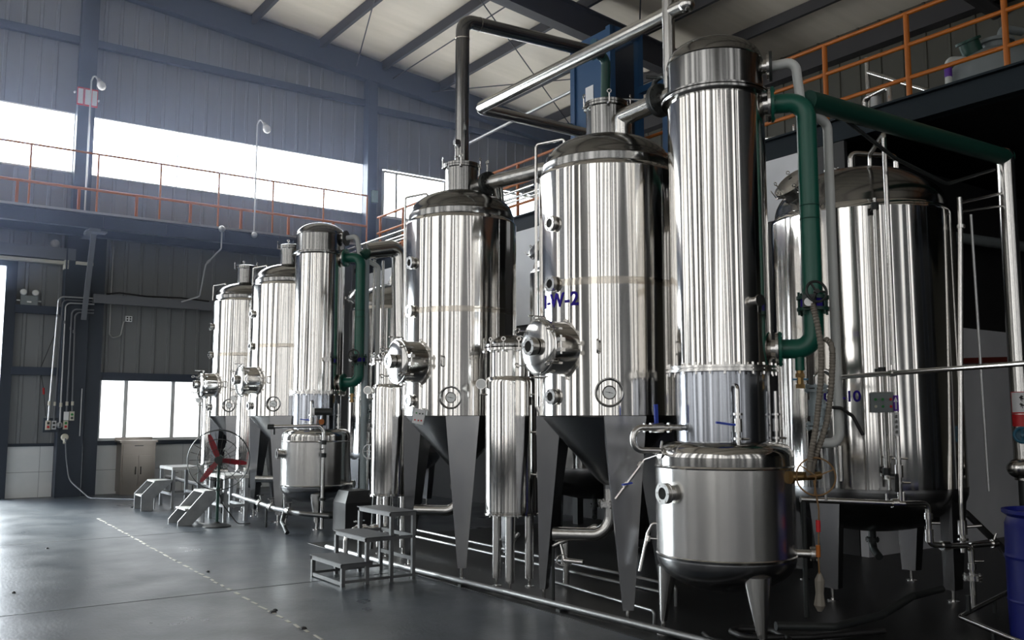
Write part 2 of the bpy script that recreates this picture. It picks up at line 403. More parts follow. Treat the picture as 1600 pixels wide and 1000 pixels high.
n = glazed_wall('wall_front', 'x', YB, -1, XL, XR, 12.6, [(-8.7, -7.2), (-6.2, -5.5), (-4.4, -2.6), (-1.4, -.9), (.2, 1.0), (2.4, 4.2), (6.0, 6.5), (7.4, 8.4)], .9, 10.3, n)
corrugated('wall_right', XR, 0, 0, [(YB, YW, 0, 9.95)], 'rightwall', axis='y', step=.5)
# roof
mb = MB(); mb.hexa([(XL - .3, YB - .3, roof(XL)), (XR + .3, YB - .3, roof(XR)), (XR + .3, YW + .2, roof(XR)), (XL - .3, YW + .2, roof(XL)),
    (XL - .3, YB - .3, roof(XL) + .15), (XR + .3, YB - .3, roof(XR) + .15), (XR + .3, YW + .2, roof(XR) + .15), (XL - .3, YW + .2, roof(XL) + .15)])
ce = struct('ceiling', mb, 'ceiling')
x = 6.83 - 1.7 * 9; 
while x < XR:
    mb = MB(); mb.span((x - .04, YB, roof(x) - .24), (x + .04, YW - .1, roof(x))); struct('ceiling_purlin', mb, 'purlin', ce); x += 1.7
def rafter(y, h):
    mb = MB()
    for w, z0, z1 in ((.14, -h, -h + .03), (.015, -h, -.24), (.14, -.27, -.24)):
        mb.hexa([(XL, y - w, roof(XL) + z0), (XR, y - w, roof(XR) + z0), (XR, y + w, roof(XR) + z0), (XL, y + w, roof(XL) + z0),
                 (XL, y - w, roof(XL) + z1), (XR, y - w, roof(XR) + z1), (XR, y + w, roof(XR) + z1), (XL, y + w, roof(XL) + z1)])
    struct('ceiling_rafter', mb, 'purlin', ce)
for y in (14.15, 8.0, 1.85, -4.3): rafter(y, .85)
mb = MB(); mb.span((XR - .3, YB, 9.3), (XR - .02, YW, 9.75)); struct('trim_7', mb, 'purlin')
mb = MB()
for p, q in (((7.4, 14.2, 10.5), (9.5, 20.1, 10.3)), ((11.6, 20.1, 10.1), (15.5, 14.2, 9.75)), ((8.6, 14.2, 10.4), (16.2, 19.6, 9.7)), ((8.0, 8.1, 10.5), (13.4, 14.0, 9.95)), ((13.4, 8.1, 9.9), (8.0, 14.0, 10.45)), ((10.5, 8.1, 10.2), (10.5, 20.1, 10.2))): mb.cyl(p, q, .014, seg=8)
struct('ceiling_brace', mb, 'purlin', ce)
# walkway along the far wall
YD = 19.0
mb = MB(); mb.span((XL, YD, 5.54), (9.5, YW - .06, 5.60)); wk = struct('floor_walkway', mb, 'galv')
mb = MB()
for y, z0, z1 in ((YD, 5.26, 5.54), (YD + .62, 5.20, 5.54)):
    mb.span((XL, y, z0), (9.5, y + .02, z1)); mb.span((XL, y - .06, z0), (9.5, y + .09, z0 + .025)); mb.span((XL, y - .06, z1 - .02), (9.5, y + .09, z1))
x = -8.4
while x < 9.4: mb.span((x, YD - .05, 5.27), (x + .015, YD, 5.53)); mb.span((x, YD, 5.40), (x + .06, YW - .1, 5.53)); x += 1.2
struct('trim_8', mb, 'beam', wk)
mb = MB(); mb.span((3.36, YD - .02, 5.2), (3.56, YW - .3, 5.26)); mb.bar((3.46, YD + .1, 5.22), (3.50, YW - .36, 3.55), .10, .05); mb.span((3.28, YD - .15, 5.17), (3.66, YD + .1, 5.2))
struct('trim_9', mb, 'beam_grey')
# mezzanine on the right
XM = 9.5
mb = MB(); mb.span((XM + .1, -6, 5.10), (XR - .06, YW - .1, 5.2)); mz = struct('floor_mezzanine', mb, 'dark_box')
mb = MB(); mb.span((XM, -6, 4.92), (XM + .03, YD - .1, 5.22)); mb.span((XM - .07, -6, 4.92), (XM + .1, YD - .1, 4.945)); mb.span((XM - .07, -6, 5.195), (XM + .1, YD - .1, 5.22))
for y in (-5, 0, 3.2, 10.4, 14, 17.6): mb.span((XM, y - .1, 4.75), (XR - .1, y + .1, 5.08))
struct('trim_10', mb, 'mezz_beam', mz)
mb = MB(); mb.span((9.38, 10.4, 3.2), (9.46, 18.4, 4.9)); mb.span((9.38, 18.4, 0), (9.46, YD, 4.9)); mb.span((9.38, 6.95, 4.1), (9.46, 7.5, 4.9)); wp = struct('wall_partition', mb, 'wallpanel')
mb = MB(); mb.span((9.40, 6.33, 0), (9.46, 10.4, 4.1)); mb.span((9.40, 10.4, 0), (9.46, 18.39, 3.2)); mb.span((9.40, 6.33, 4.1), (9.46, 6.94, 4.9)); mb.span((9.40, 7.51, 4.1), (9.46, 10.4, 4.9)); struct('wall_shade_infill', mb, 'dark_box', wp)  # dark sheet in place of the dimness under the mezzanine
mb = MB(); mb.span((9.38, 6.2, 0), (XR - .05, 6.3, 2.75)); we = struct('wall_end', mb, 'wallpanel')
mb = MB(); mb.span((9.47, 6.24, 2.75), (XR - .05, 6.32, 4.74)); struct('wall_upper_shade', mb, 'dark_box', we)  # upper wall coloured dark to paint in the mezzanine's shade
hcol('trim_11', 9.62, .2, 3.1, 3.3, 4.92); hcol('trim_12', 9.62, .2, -1.1, -.9, 4.92)

# ------------------------------------------------------------------ scattering box added in place of lens glare near the windows
mb = MB(); mb.span((-8.9, 6.0, 4.0), (9.2, YW - .4, 10.4)); hz = struct('glare_veil', mb, 'dial')
hm = bpy.data.materials.new('thin_glare_veil'); hm.use_nodes = True; nt = hm.node_tree; nt.nodes.clear()
vo = nt.nodes.new('ShaderNodeVolumeScatter'); vo.inputs['Color'].default_value = (.55, .66, 1, 1); vo.inputs['Density'].default_value = .0085; vo.inputs['Anisotropy'].default_value = .75
ou = nt.nodes.new('ShaderNodeOutputMaterial'); nt.links.new(vo.outputs[0], ou.inputs['Volume']); hz.data.materials[0] = hm

# ================================================================== RAILINGS
def railing(name, label, P, axis, a0, a1, fixed, z, rails, posts, ptop, shorts=(), r=.025, white=None):
    t = thing(name, label, 'railing', P)
    def pt(u, zz): return (u, fixed, zz) if axis == 'x' else (fixed, u, zz)
    for zz, rr, m in rails:
        mb = MB(); mb.cyl(pt(a0, zz), pt(a1, zz), rr, seg=10); mb.build('rail', m, t, True)
    for u in posts:
        mb = MB(); mb.cyl(pt(u, z), pt(u, ptop), r, seg=10); mb.build('post', 'orange', t, True)
    for u, zt in shorts:
        mb = MB(); mb.bar(pt(u, z), pt(u, zt), .05, .05); mb.build('short_post', 'orange', t, True)
    return t
railing('handrail', 'long orange handrail along the walkway below the bright window strip', (2, YD + .05, 5.6), 'x', -8.8, 9.35, YD + .05, 5.6,
        [(6.77, .02, 'orange'), (6.04, .028, 'orange')], [2.28 + 1.195 * k for k in range(-5, 6)] + [9.35], 6.77, [(2.08 + 1.07 * k, 6.03) for k in range(-3, 7)], .02)
railing('handrail', 'orange three-bar handrail along the dark mezzanine edge above the tanks on the right', (XM + .06, 6, 5.22), 'y', -5.5, 18.9, XM + .06, 5.22,
        [(6.24, .026, 'orange'), (5.86, .026, 'orange'), (5.47, .026, 'orange')], [5.56 + 1.1 * k for k in range(-9, 13)], 6.24, (), .032)

# ================================================================== CONE-BOTTOM TANKS
def sight_port(parent, R, a, z, size=.062, length=.05, name='sight_glass', c=(0, 0)):
    d = polar(a, 1); p = Vector((c[0], c[1], z)) + d * (R - .02)
    mb = MB(); mb.lathe([(size * .72, 0), (size * .72, length * .6), (size, length * .6), (size, length * .6 + .014), (size * .95, length * .6 + .016), (size * .95, length * .6 + .03), (size, length * .6 + .03), (size, length + .012), (size * .56, length + .012), (size * .56, length)], p, d, 28)
    mb.bolts(p + d * (length + .01), d, size * .82, 6, .006, .012)
    o = mb.build(name, 'steel_plain', parent)
    mb = MB(); mb.lathe([(size * .55, 0), (size * .55, .004)], p + d * (length + .002), d, 24); mb.build('port_glass', 'dark_glass', o)
    return o
def tapered_leg(parent, a, R0, R1, z0, w0, w1, dep0, dep1, m='steel_leg', foot=True, z1=.11):
    d = polar(a, 1); t = Vector((-d.y, d.x, 0)); mb = MB()
    def q(R, z, w, dep): return [d * R - t * w / 2 + Vector((0, 0, z)), d * R + t * w / 2 + Vector((0, 0, z)), d * (R - dep) + t * w * .42 + Vector((0, 0, z)), d * (R - dep) - t * w * .42 + Vector((0, 0, z))]
    b, u = q(R1, z1, w1, dep1), q(R0, z0, w0, dep0)
    mb.hexa([b[0], b[1], b[2], b[3], u[0], u[1], u[2], u[3]])
    lg = mb.build('leg', m, parent)
    mb = MB(); mb.cyl(d * (R1 - dep1 / 2) + Vector((0, 0, 0.01)), d * (R1 - dep1 / 2) + Vector((0, 0, z1 + .02)), .016, seg=10); mb.cyl(d * (R1 - dep1 / 2), d * (R1 - dep1 / 2) + Vector((0, 0, .012)), .05, seg=16)
    mb.build('foot', 'steel_plain', lg)
def cone_tank(loc, label):
    t = thing('cone_bottom_tank', label, 'tank', loc, 'cone-bottom process tanks in the row')
    R = .60
    mb = MB(); mb.lathe([(.57, 1.59), (R - .01, 1.595), (R, 1.605), (R, 2.665)], seg=96, caps=False); mb.lathe([(R, 2.715), (R, 3.66), (R - .012, 3.69), (R - .04, 3.71)], seg=96, caps=False)
    mb.build('shell', 'steel', t)
    mb = MB(); mb.lathe([(R, 2.66), (R + .0015, 2.675), (R + .0015, 2.705), (R, 2.72)], seg=96, caps=False); mb.build('weld_band', 'steel_tarnish', t)
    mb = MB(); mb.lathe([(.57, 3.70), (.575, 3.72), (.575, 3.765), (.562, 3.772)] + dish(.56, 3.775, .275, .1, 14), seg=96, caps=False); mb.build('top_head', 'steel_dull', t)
    mb = MB(); mb.lathe([(.59, 1.61), (.575, 1.585), (.11, 1.06), (.058, 1.02), (.055, .98)], seg=72, caps=False); mb.build('cone', 'steel_leg', t)
    for a in (120, 240, 0): tapered_leg(t, a, .612, .640, 1.60, .34, .085, .22, .05)
    # neck with clamped lid
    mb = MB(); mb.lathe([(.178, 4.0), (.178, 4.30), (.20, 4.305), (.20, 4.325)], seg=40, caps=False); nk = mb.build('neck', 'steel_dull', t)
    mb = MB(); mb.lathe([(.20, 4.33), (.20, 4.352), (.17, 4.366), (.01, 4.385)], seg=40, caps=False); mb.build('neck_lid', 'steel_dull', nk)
    for k in range(5):
        mb = MB(); d = polar(20 + 72 * k, 1); mb.swing(d * .205 + Vector((0, 0, 4.335)), d, (0, 0, 1), .95); mb.build('swing_bolt', 'steel_plain', nk)
    # vent loop from head down beside the shell
    d0, d1 = polar(150, .34), polar(140, .615)
    mb = MB(); mb.tube([polar(150, .36, 3.94), polar(148, .38, 4.03), polar(140, .625, 4.00), polar(140, .628, 1.68), polar(140, .585, 1.60)], .013, .03, 10); mb.build('vent_pipe', 'steel_plain', t)
    # manhole facing the aisle
    o = Vector((0, -.05, 2.155)); d = Vector((-1, 0, 0)); x0 = -.50
    mb = MB(); mb.lathe([(.245, -.035), (.222, .02), (.215, .05), (.215, .262), (.232, .264), (.232, .282)], (x0, o.y, o.z), d, 48, False); mh = mb.build('manhole', 'steel_dome', t)
    mb = MB(); mb.lathe([(.234, .284), (.236, .298), (.228, .304)] + [(.222 * math.cos(k * PI / 16), .304 + .034 * math.sin(k * PI / 16)) for k in range(9)], (x0, o.y, o.z), d, 48, False); mb.build('manhole_lid', 'steel_dome', mh)
    for a in (35, 145, 215, 325, 268, 88):
        r = math.radians(a); out = Vector((0, math.cos(r), math.sin(r))); mb = MB(); mb.swing(Vector((x0 - .285, o.y, o.z)) + out * .235, out, d, 1.15); mb.build('swing_bolt', 'steel_plain', mh)
    mb = MB(); mb.span((x0 - .30, o.y - .285, o.z - .05), (x0 - .25, o.y - .235, o.z - .02)); mb.span((x0 - .30, o.y - .285, o.z + .03), (x0 - .25, o.y - .235, o.z + .06)); mb.cyl((x0 - .275, o.y - .265, o.z - .07), (x0 - .275, o.y - .265, o.z + .08), .009)
    mb.tube([(x0 + .05, o.y - .32, o.z - .05), (x0 + .0, o.y - .38, o.z - .05), (x0 + .0, o.y - .38, o.z + .05), (x0 + .05, o.y - .32, o.z + .05)], .009, .02, 8); mb.build('hinge', 'steel_plain', mh)
    p = Vector((x0 - .315, o.y, o.z)); mb = MB(); mb.lathe([(.056, 0), (.056, .03), (.075, .03), (.075, .042), (.07, .044), (.07, .050), (.075, .052), (.075, .09), (.045, .09), (.045, .08)], p, d, 28); mb.bolts(p + d * .09, d, .061, 6, .006, .012); mb.build('sight_glass', 'steel_plain', mh)
    mb = MB(); mb.lathe([(.044, .08), (.044, .084)], p, d, 24); mb.build('port_glass', 'dark_glass', mh)
    for z in (3.20, 2.69, 1.757): sight_port(t, R, 180, z, .066, .055)
    # recessed dial gauge
    a = 228.5; d = polar(a, 1); p = Vector((0, 0, 1.785)) + d * (R - .035)
    mb = MB(); mb.lathe([(.112, 0), (.112, .05), (.118, .054), (.108, .056), (.100, .05), (.094, .02), (.06, .012), (.05, .012)], p, d, 40, False); gp = mb.build('gauge_port', 'steel_dull', t)
    mb = MB(); mb.lathe([(.104, .001), (.104, .003)], p, d, 32); mb.lathe([(.05, .01), (.05, .04), (.056, .042), (.050, .048), (.046, .044)], p, d, 32, False); mb.build('gauge_case', 'steel_plain', gp)
    mb = MB(); mb.lathe([(.046, .03), (.046, .044)], p, d, 32); mb.build('dial', 'dial', gp)
    mb = MB(); s = Vector((-d.y, d.x, 0)); mb.bar(p + d * .046 + s * .028 - Vector((0, 0, .006)), p + d * .046 - s * .03 + Vector((0, 0, .006)), .004, .003); mb.cyl(p + d * .044, p + d * .048, .005, seg=8); mb.build('needle', 'print', gp)
    # bottom outlet bend
    mb = MB(); mb.tube([(0, 0, 1.0), (0, 0, .60), (-.34, .36, .60)], .056, .16, 18); dr = mb.build('outlet_bend', 'steel_brush', t)
    mb = MB(); mb.flange((0, 0, .86), (0, 0, 1), .105, .02, 8); mb.build('flange', 'steel_plain', dr)
    return t
TA = cone_tank((5.2, 5.87, 0), 'tall steel cone-bottom tank marked I-W-2, nearest of the row')
TB = dup(TA, (5.2, 8.27, 0), 'tall steel cone-bottom tank behind the three-step stool, with a vertical pipe rising from its neck')
TC = dup(TA, (5.5, 13.95, 0), 'far steel cone-bottom tank just left of the slim condenser column')
TD = dup(TA, (5.6, 16.35, 0), 'furthest and smallest-looking steel cone-bottom tank, beyond the red-bladed fan')
def wrap_text(s, size, R, a_mid, z_mid, name, parent, track=1.0, sx=1.0):
    cu = bpy.data.curves.new('lettering', 'FONT'); cu.body = s; cu.size = size; cu.align_x = 'CENTER'; cu.align_y = 'CENTER'; cu.space_character = track; cu.offset = size * .022; cu.resolution_u = 6
    tmp = bpy.data.objects.new('lettering_curve', cu); COL.objects.link(tmp)
    me = bpy.data.meshes.new_from_object(tmp.evaluated_get(bpy.context.evaluated_depsgraph_get())); bpy.data.objects.remove(tmp)
    import bmesh
    bm = bmesh.new(); bm.from_mesh(me); bmesh.ops.triangulate(bm, faces=bm.faces[:])
    bmesh.ops.subdivide_edges(bm, edges=[e for e in bm.edges if e.calc_length() > size * .2], cuts=2); bmesh.ops.triangulate(bm, faces=bm.faces[:])
    for v in bm.verts:
        a = math.radians(a_mid) + v.co.x * sx / R; v.co = Vector((R * math.cos(a), R * math.sin(a), z_mid + v.co.y))
    bm.to_mesh(me); bm.free(); me.materials.append(M['letter']); me.name = name
    o = bpy.data.objects.new(name, me); COL.objects.link(o); o.parent = parent; return o
wrap_text('I-W-2', .158, .6045, 185.5, 2.545, 'lettering', TA, 1.10, 1.0)['label'] = 'violet-blue I-W-2 lettering'

# ================================================================== CONDENSER COLUMNS ON THEIR RECEIVING VESSELS
def condenser(loc, label):
    t = thing('condenser_column', label, 'condenser', loc, 'condenser columns standing on vessels')
    R = .50
    mb = MB(); mb.lathe([(R, .60), (R, 1.235)], seg=80, caps=False); mb.build('vessel_shell', 'steel_brush', t)
    mb = MB(); mb.lathe([(R, .615), (R + .008, .607), (R, .59)], seg=80, caps=False); mb.lathe([(R, 1.225), (R + .009, 1.235), (R + .002, 1.247)], seg=80, caps=False); split(mb, 'vessel_seam', 'steel_plain', t, False)
    mb = MB(); mb.lathe([(R, 1.24), (R, 1.31)] + [(.345 + (R - .345) * math.cos(k * PI / 16), 1.31 + .11 * math.sin(k * PI / 16)) for k in range(9)], seg=80, caps=False); mb.build('vessel_head', 'steel_dome', t)
    mb = MB(); mb.lathe([(R, .60), (R, .58)] + dish(R, .58, -.24, .01, 12)[0:], seg=72, caps=False); mb.build('vessel_bottom', 'steel_leg', t)
    for a in (131, 251, 11):
        d = polar(a, 1); mb = MB(); n = 14
        # half-round tapering leg
        s = Vector((-d.y, d.x, 0)); vs = []
        for z, r, RR in ((.50, .105, .42), (.10, .035, .46)):
            for k in range(n): q = 2 * PI * k / n; vs.append(d * (RR + r * math.cos(q) * .75) + s * (r * math.sin(q)) + Vector((0, 0, z)))
        fs = [(k, (k + 1) % n, n + (k + 1) % n, n + k) for k in range(n)] + [tuple(range(n)), tuple(range(2 * n - 1, n - 1, -1))]
        mb.add(vs, fs); lg = mb.build('leg', 'steel_brush', t)
        mb = MB(); mb.lathe([(.055, 0), (.055, .012), (.02, .014), (.02, .11)], d * .46, (0, 0, 1), 16); mb.build('foot', 'steel_plain', lg)
    mb = MB(); mb.lathe([(.345, 1.40), (.345, 1.92)], seg=72, caps=False); mb.build('lower_section', 'steel_blue', t)
    mb = MB(); mb.lathe([(.345, 1.915), (.415, 1.918), (.415, 1.935), (.40, 1.937), (.40, 1.943), (.415, 1.945), (.415, 1.962), (.365, 1.965)], seg=80, caps=False); fl_ = mb.build('body_flange', 'steel_plain', t)
    mb = MB(); mb.bolts((0, 0, 1.94), (0, 0, 1), .393, 24, .009, .085); mb.build('flange_bolts', 'steel_plain', fl_)
    mb = MB(); mb.lathe([(.365, 1.96), (.365, 4.0)], seg=96, caps=False); mb.build('column_shell', 'steel', t)
    mb = MB(); mb.lathe([(.365, 3.985), (.405, 3.99), (.41, 4.0), (.41, 4.012), (.395, 4.014), (.395, 4.02), (.41, 4.022), (.41, 4.034), (.36, 4.04)], seg=80, caps=False); mb.build('head_flange', 'steel_dull', t)
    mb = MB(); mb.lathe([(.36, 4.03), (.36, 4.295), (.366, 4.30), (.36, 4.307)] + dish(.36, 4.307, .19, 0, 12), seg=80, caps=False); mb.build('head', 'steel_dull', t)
    sight_port(t, R, 174, 1.055, .075, .09)
    # head nozzle and flanges for the cooling pipes
    d = Vector((.63, -.777, 0)); mb = MB()
    for z, r, R0 in ((4.25, .055, .345), (3.95, .075, .345), (2.09, .07, .345)):
        mb.cyl(d * R0 + Vector((0, 0, z)), d * (R0 + .06) + Vector((0, 0, z)), r); mb.lathe([(r * 1.75, 0), (r * 1.75, .02)], d * (R0 + .045) + Vector((0, 0, z)), d, 28)
    split(mb, 'nozzle', 'steel_plain', t, False)
    mb = MB(); mb.lathe([(.03, 0), (.03, .06), (.042, .06), (.042, .075)], polar(262, .36, 2.42), polar(262, 1), 20); mb.build('side_port', 'steel_plain', t)
    # valved risers on the vessel head
    for a, rr, ht, hx in ((236, .42, .45, 1), (300, .385, .42, 0)):
        b = polar(a, rr, 0); mb = MB(); z = 1.36
        pts = [b + Vector((0, 0, z)), b + Vector((0, 0, z + ht))]
        if hx: pts += [polar(a, rr - .1, z + ht + .01)]
        mb.tube(pts, .016, .04, 12); mb.cyl(b + Vector((0, 0, z + .13)), b + Vector((0, 0, z + .22)), .027); mb.cyl(b + Vector((0, 0, z + .075)), b + Vector((0, 0, z + .09)), .034); mb.cyl(b + Vector((0, 0, z + .245)), b + Vector((0, 0, z + .26)), .034)
        mb.cyl(b + Vector((.0, 0, z + .08)), b + Vector((.07, -.03, z + .08)), .008, seg=8)
        v = mb.build('valve_riser', 'steel_plain', t)
        mb = MB(); p = b + Vector((0, 0, z + .175))
        if hx: e2 = p + Vector((-.13, .085, .02)); mb.bar(p, e2, .03, .014); mb.build('lever', 'blue_handle', v)
        else: mb.bar(p, p + Vector((.06, .05, .0)), .02, .012); mb.build('lever', 'black', v)
    # outlet stub near the bottom
    d = polar(308, 1); p = d * .49 + Vector((0, 0, .62)); mb = MB(); mb.cyl(p, p + d * .12, .03); mb.flange(p + d * .12, d, .055, .014, 6); mb.build('outlet_stub', 'steel_brush', t)
    return t
CD = condenser((5.2, 4.61, 0), 'tall steel condenser column on a round vessel, nearest the camera with green pipes on its right')
CE = dup(CD, (5.45, 12.65, 0), 'far steel condenser column on a round vessel, left of the three-step stool, below the walkway')

# ================================================================== SMALL RECEIVERS
def receiver(loc, r, label):
    t = thing('receiver_tank', label, 'tank', loc, 'slim receivers between the cone-bottom tanks')
    mb = MB(); mb.lathe([(r, .715), (r, 1.915), (r - .004, 1.94), (r - .02, 1.965), (r * .8, 1.975)], seg=64, caps=False); mb.build('shell', 'steel', t)
    mb = MB(); mb.lathe([(r - .02, .68), (r + .012, .685), (r + .012, .70), (r, .705), (r, .72)], seg=64); mb.bolts((0, 0, .685), (0, 0, 1), r - .005, 16, .007, .03); mb.build('bottom_ring', 'steel_dome', t)
    rn = r * .83
    mb = MB(); mb.lathe([(rn, 1.96), (rn, 2.215), (rn + .055, 2.217), (rn + .055, 2.240)], seg=56, caps=False); nk = mb.build('neck', 'steel_dome', t)
    mb = MB(); mb.lathe([(rn + .055, 2.252), (rn + .055, 2.275), (rn + .005, 2.278)] + dish(rn, 2.278, .095, 0, 8), seg=56, caps=False); mb.build('lid', 'steel_dull', nk)
    for k in range(12):
        mb = MB(); d = polar(k * 30 + 8, 1); mb.swing(d * (rn + .052) + Vector((0, 0, 2.247)), d, (0, 0, 1), 1.0); mb.build('swing_bolt', 'steel_plain', nk)
    for a in (228, 108, 348):
        p = polar(a, r * .7); mb = MB(); mb.cyl(p + Vector((0, 0, .08)), p + Vector((0, 0, .69)), .042); lg = mb.build('leg', 'steel_brush', t)
        mb = MB(); mb.cyl(p, p + Vector((0, 0, .012)), .045); mb.cyl(p, p + Vector((0, 0, .09)), .014); mb.build('foot', 'steel_plain', lg)
    d = polar(285, 1); p = d * (r + .055); mb = MB(); mb.cyl(p + Vector((0, 0, 1.02)), p + Vector((0, 0, 1.86)), .010, seg=10)
    for z in (1.06, 1.45, 1.80): mb.cyl(d * (r - .02) + Vector((0, 0, z)), p + Vector((0, 0, z)), .011, seg=10); mb.cyl(p + Vector((0, 0, z - .025)), p + Vector((0, 0, z + .025)), .018, seg=12)
    lv = mb.build('level_tube', 'steel_plain', t)
    mb = MB(); mb.cyl(p + Vector((0, 0, 1.70)), p + Vector((0, 0, 1.78)), .028); mb.build('level_valve', 'black', lv)
    d = polar(160, 1); p = d * (r + .05) + Vector((0, 0, 1.86)); mb = MB(); mb.tube([d * (r - .01) + Vector((0, 0, 1.80)), p + Vector((0, 0, -.06)), p], .009, .02, 8); n_ = Vector((-.55, -.83, 0)); mb.lathe([(.045, -.015), (.045, .02), (.05, .022)], p + Vector((0, 0, .04)), n_, 24); g = mb.build('pressure_gauge', 'steel_plain', t)
    mb = MB(); mb.lathe([(.042, .021), (.042, .026)], p + Vector((0, 0, .04)), n_, 24); mb.build('dial', 'dial', g)
    mb = MB(); mb.tube([(0, 0, .70), (0, 0, .42), (.10, .12, .42), (.35, .4, .42)], .03, .07, 12); mb.build('outlet_pipe', 'steel_brush', t)
    return t
R1 = receiver((5.02, 7.06, 0), .255, 'slim steel receiver with clamped lid between tank I-W-2 and the tank left of it')
R2 = receiver((5.05, 9.55, 0), .23, 'slim steel receiver with clamped lid standing directly behind the three-step stool')
R3 = dup(R2, (5.33, 15.15, 0), 'slim steel receiver seen behind the fan guard, between the two far cone-bottom tanks')
R4 = dup(R2, (5.45, 17.55, 0), 'furthest slim steel receiver, leftmost, in front of the low window')

# ================================================================== STORAGE TANKS
def storage(loc, label):
    t = thing('storage_tank', label, 'tank', loc, 'wide storage tanks behind the row')
    R = .83
    mb = MB(); mb.lathe([(R, .97), (R, 3.44), (R - .015, 3.48), (R - .035, 3.50)], seg=96, caps=False); mb.build('shell', 'steel', t)
    mb = MB(); mb.lathe([(R - .04, 3.495)] + dish(R - .045, 3.51, .46, 0, 14), seg=96, caps=False); mb.build('top_head', 'steel_dull', t)
    mb = MB(); mb.lathe([(R, .975), (R, .95)] + dish(R, .945, -.40, .01, 14), seg=96, caps=False); mb.build('bottom_head', 'steel_leg', t)
    for a in (185, 275, 5, 95): tapered_leg(t, a, R - .02, R - .06, .90, .30, .16, .12, .10, 'steel_leg')
    # tilted manway on the shoulder
    d = (polar(170, 1) + Vector((0, 0, .95))).normalized(); p = polar(162, .64, 3.70); mb = MB(); mb.lathe([(.17, -.08), (.17, .10), (.20, .10), (.20, .118), (.195, .12), (.2, .124), (.2, .142), (.15, .17), (.02, .18)], p, d, 40, False); mw = mb.build('manway', 'steel_plain', t)
    for k in range(8):
        x, y, z = frame(d); q = math.radians(45 * k); out = x * math.cos(q) + y * math.sin(q); mb = MB(); mb.swing(p + d * .12 + out * .2, out, d, .8); mb.build('swing_bolt', 'steel_plain', mw)
    mb = MB()
    mb.tube([(-.10, .0, 3.9), (-.10, 0, 4.12), (.35, -.2, 4.12), (.35, -.2, 3.85)], .028, .06, 12); mb.cyl((.1, .35, 3.85), (.1, .35, 4.05), .05); mb.flange((.1, .35, 4.05), (0, 0, 1), .08, .016, 6); split(mb, 'vent_nozzle', 'steel_plain', t, False)
    mb = MB(); mb.tube([(0, 0, .56), (0, 0, .38), (-.12, -.14, .33)], .035, .08, 12); mb.flange((0, 0, .46), (0, 0, 1), .06, .014, 6); mb.build('outlet', 'iron', t)
    return t
S1 = storage((7.7, 5.05, 0), 'wide steel storage tank on the right, with violet-blue number lettering')
S2 = dup(S1, (7.7, 9.0, 0), 'steel storage tank glimpsed in the gap between tank I-W-2 and the tank left of it')
S3 = dup(S1, (7.7, 14.45, 0), 'far steel storage tank seen between the far condenser column and the tank behind the stool')
wrap_text('C-I-10', .132, .834, 199.0, 1.765, 'lettering', S1, .95)['label'] = 'violet-blue C-I-10 lettering'

# ================================================================== PIPEWORK
PIPES = 'pipework around the tanks'
def pipe(name, label, pts, r, m, bend=None, seg=16, cat='pipe'):
    P0 = min((Vector(p) for p in pts), key=lambda v: v.z)
    t = thing(name, label, cat, tuple(P0)); mb = MB(); mb.tube(pts, r, bend, seg); mb.build('pipe_run', m, t, True); return t
# vapour lines
t = pipe('vapour_pipe', 'thick steel vapour pipe from the head of tank I-W-2 to the near condenser column', [(5.18, 5.63, 3.97), (5.17, 5.62, 4.16), (5.12, 4.90, 4.16)], .076, 'steel_plain', .03, 24)
mb = MB(); mb.flange((5.13, 5.13, 4.16), (.05, 1, 0), .135, .022, 10); mb.build('flange', 'iron', t, True)
mb = MB(); mb.tube([(5.13, 5.20, 4.24), (5.13, 5.20, 4.34), (5.13, 5.06, 4.37), (5.13, 5.06, 4.24)], .022, .05, 12); mb.cyl((5.13, 5.13, 4.35), (5.06, 5.22, 4.37), .014); mb.build('bypass_valve', 'iron', t, True)
t = pipe('vapour_pipe', 'steel vapour pipe leaving the neck of the tank behind the stool towards the right', [(5.30, 8.12, 4.10), (5.42, 6.97, 4.06), (6.45, 6.95, 4.06), (6.45, 6.95, 2.4)], .075, 'steel_brush', .15, 24)
mb = MB(); mb.flange((5.325, 7.93, 4.095), (-.1, 1, 0), .125, .022, 10); mb.build('flange', 'iron', t, True)
mb = MB(); mb.swing((5.325, 7.93, 4.24), (-1, 0, 0), (0, 0, 1), 1.2); mb.swing((5.24, 7.96, 4.21), (-1, 0, 0), (0, 0, 1), 1.); split(mb, 'swing_bolt', 'steel_plain', t)
mb = MB(); mb.cyl((5.47, 7.93, 3.85), (5.39, 7.86, 4.09), .06); mb.build('branch', 'steel_dome', t, True)
# high overhead lines
t = pipe('overhead_pipe', 'tall steel pipe rising from the tank behind the stool and bending right under the roof', [(5.2, 8.27, 4.34), (5.2, 8.27, 6.02), (7.25, 8.27, 6.12)], .078, 'steel_dull', .14, 24)
mb = MB(); mb.lathe([(.081, -.006), (.083, 0), (.081, .006)], (5.2, 8.27, 5.80), (0, 0, 1), 24, False); mb.lathe([(.081, -.006), (.083, 0), (.081, .006)], (5.42, 8.27, 6.03), (1, 0, .05), 24, False); split(mb, 'weld_ring', 'steel_tarnish', t)
mb = MB(); mb.swing((5.10, 8.22, 4.46), (-1, 0, 0), (0, 0, 1), 1.); mb.box((5.10, 8.22, 4.58), (.06, .05, .06)); mb.build('vent_valve', 'steel_plain', t, True)
t = pipe('drop_pipe', 'dark green pipe dropping in front of the blue hoist frame from the overhead steel pipe', [(7.16, 8.27, 6.10), (7.36, 8.30, 6.10), (7.36, 8.40, 3.66)], .06, 'darkgreen', .1)
mb = MB(); mb.cyl((7.10, 8.27, 6.11), (7.14, 8.27, 6.11), .10); mb.cyl((7.04, 8.17, 6.19), (7.16, 8.22, 6.21), .045); mb.build('valve', 'valve_blue', t, True)
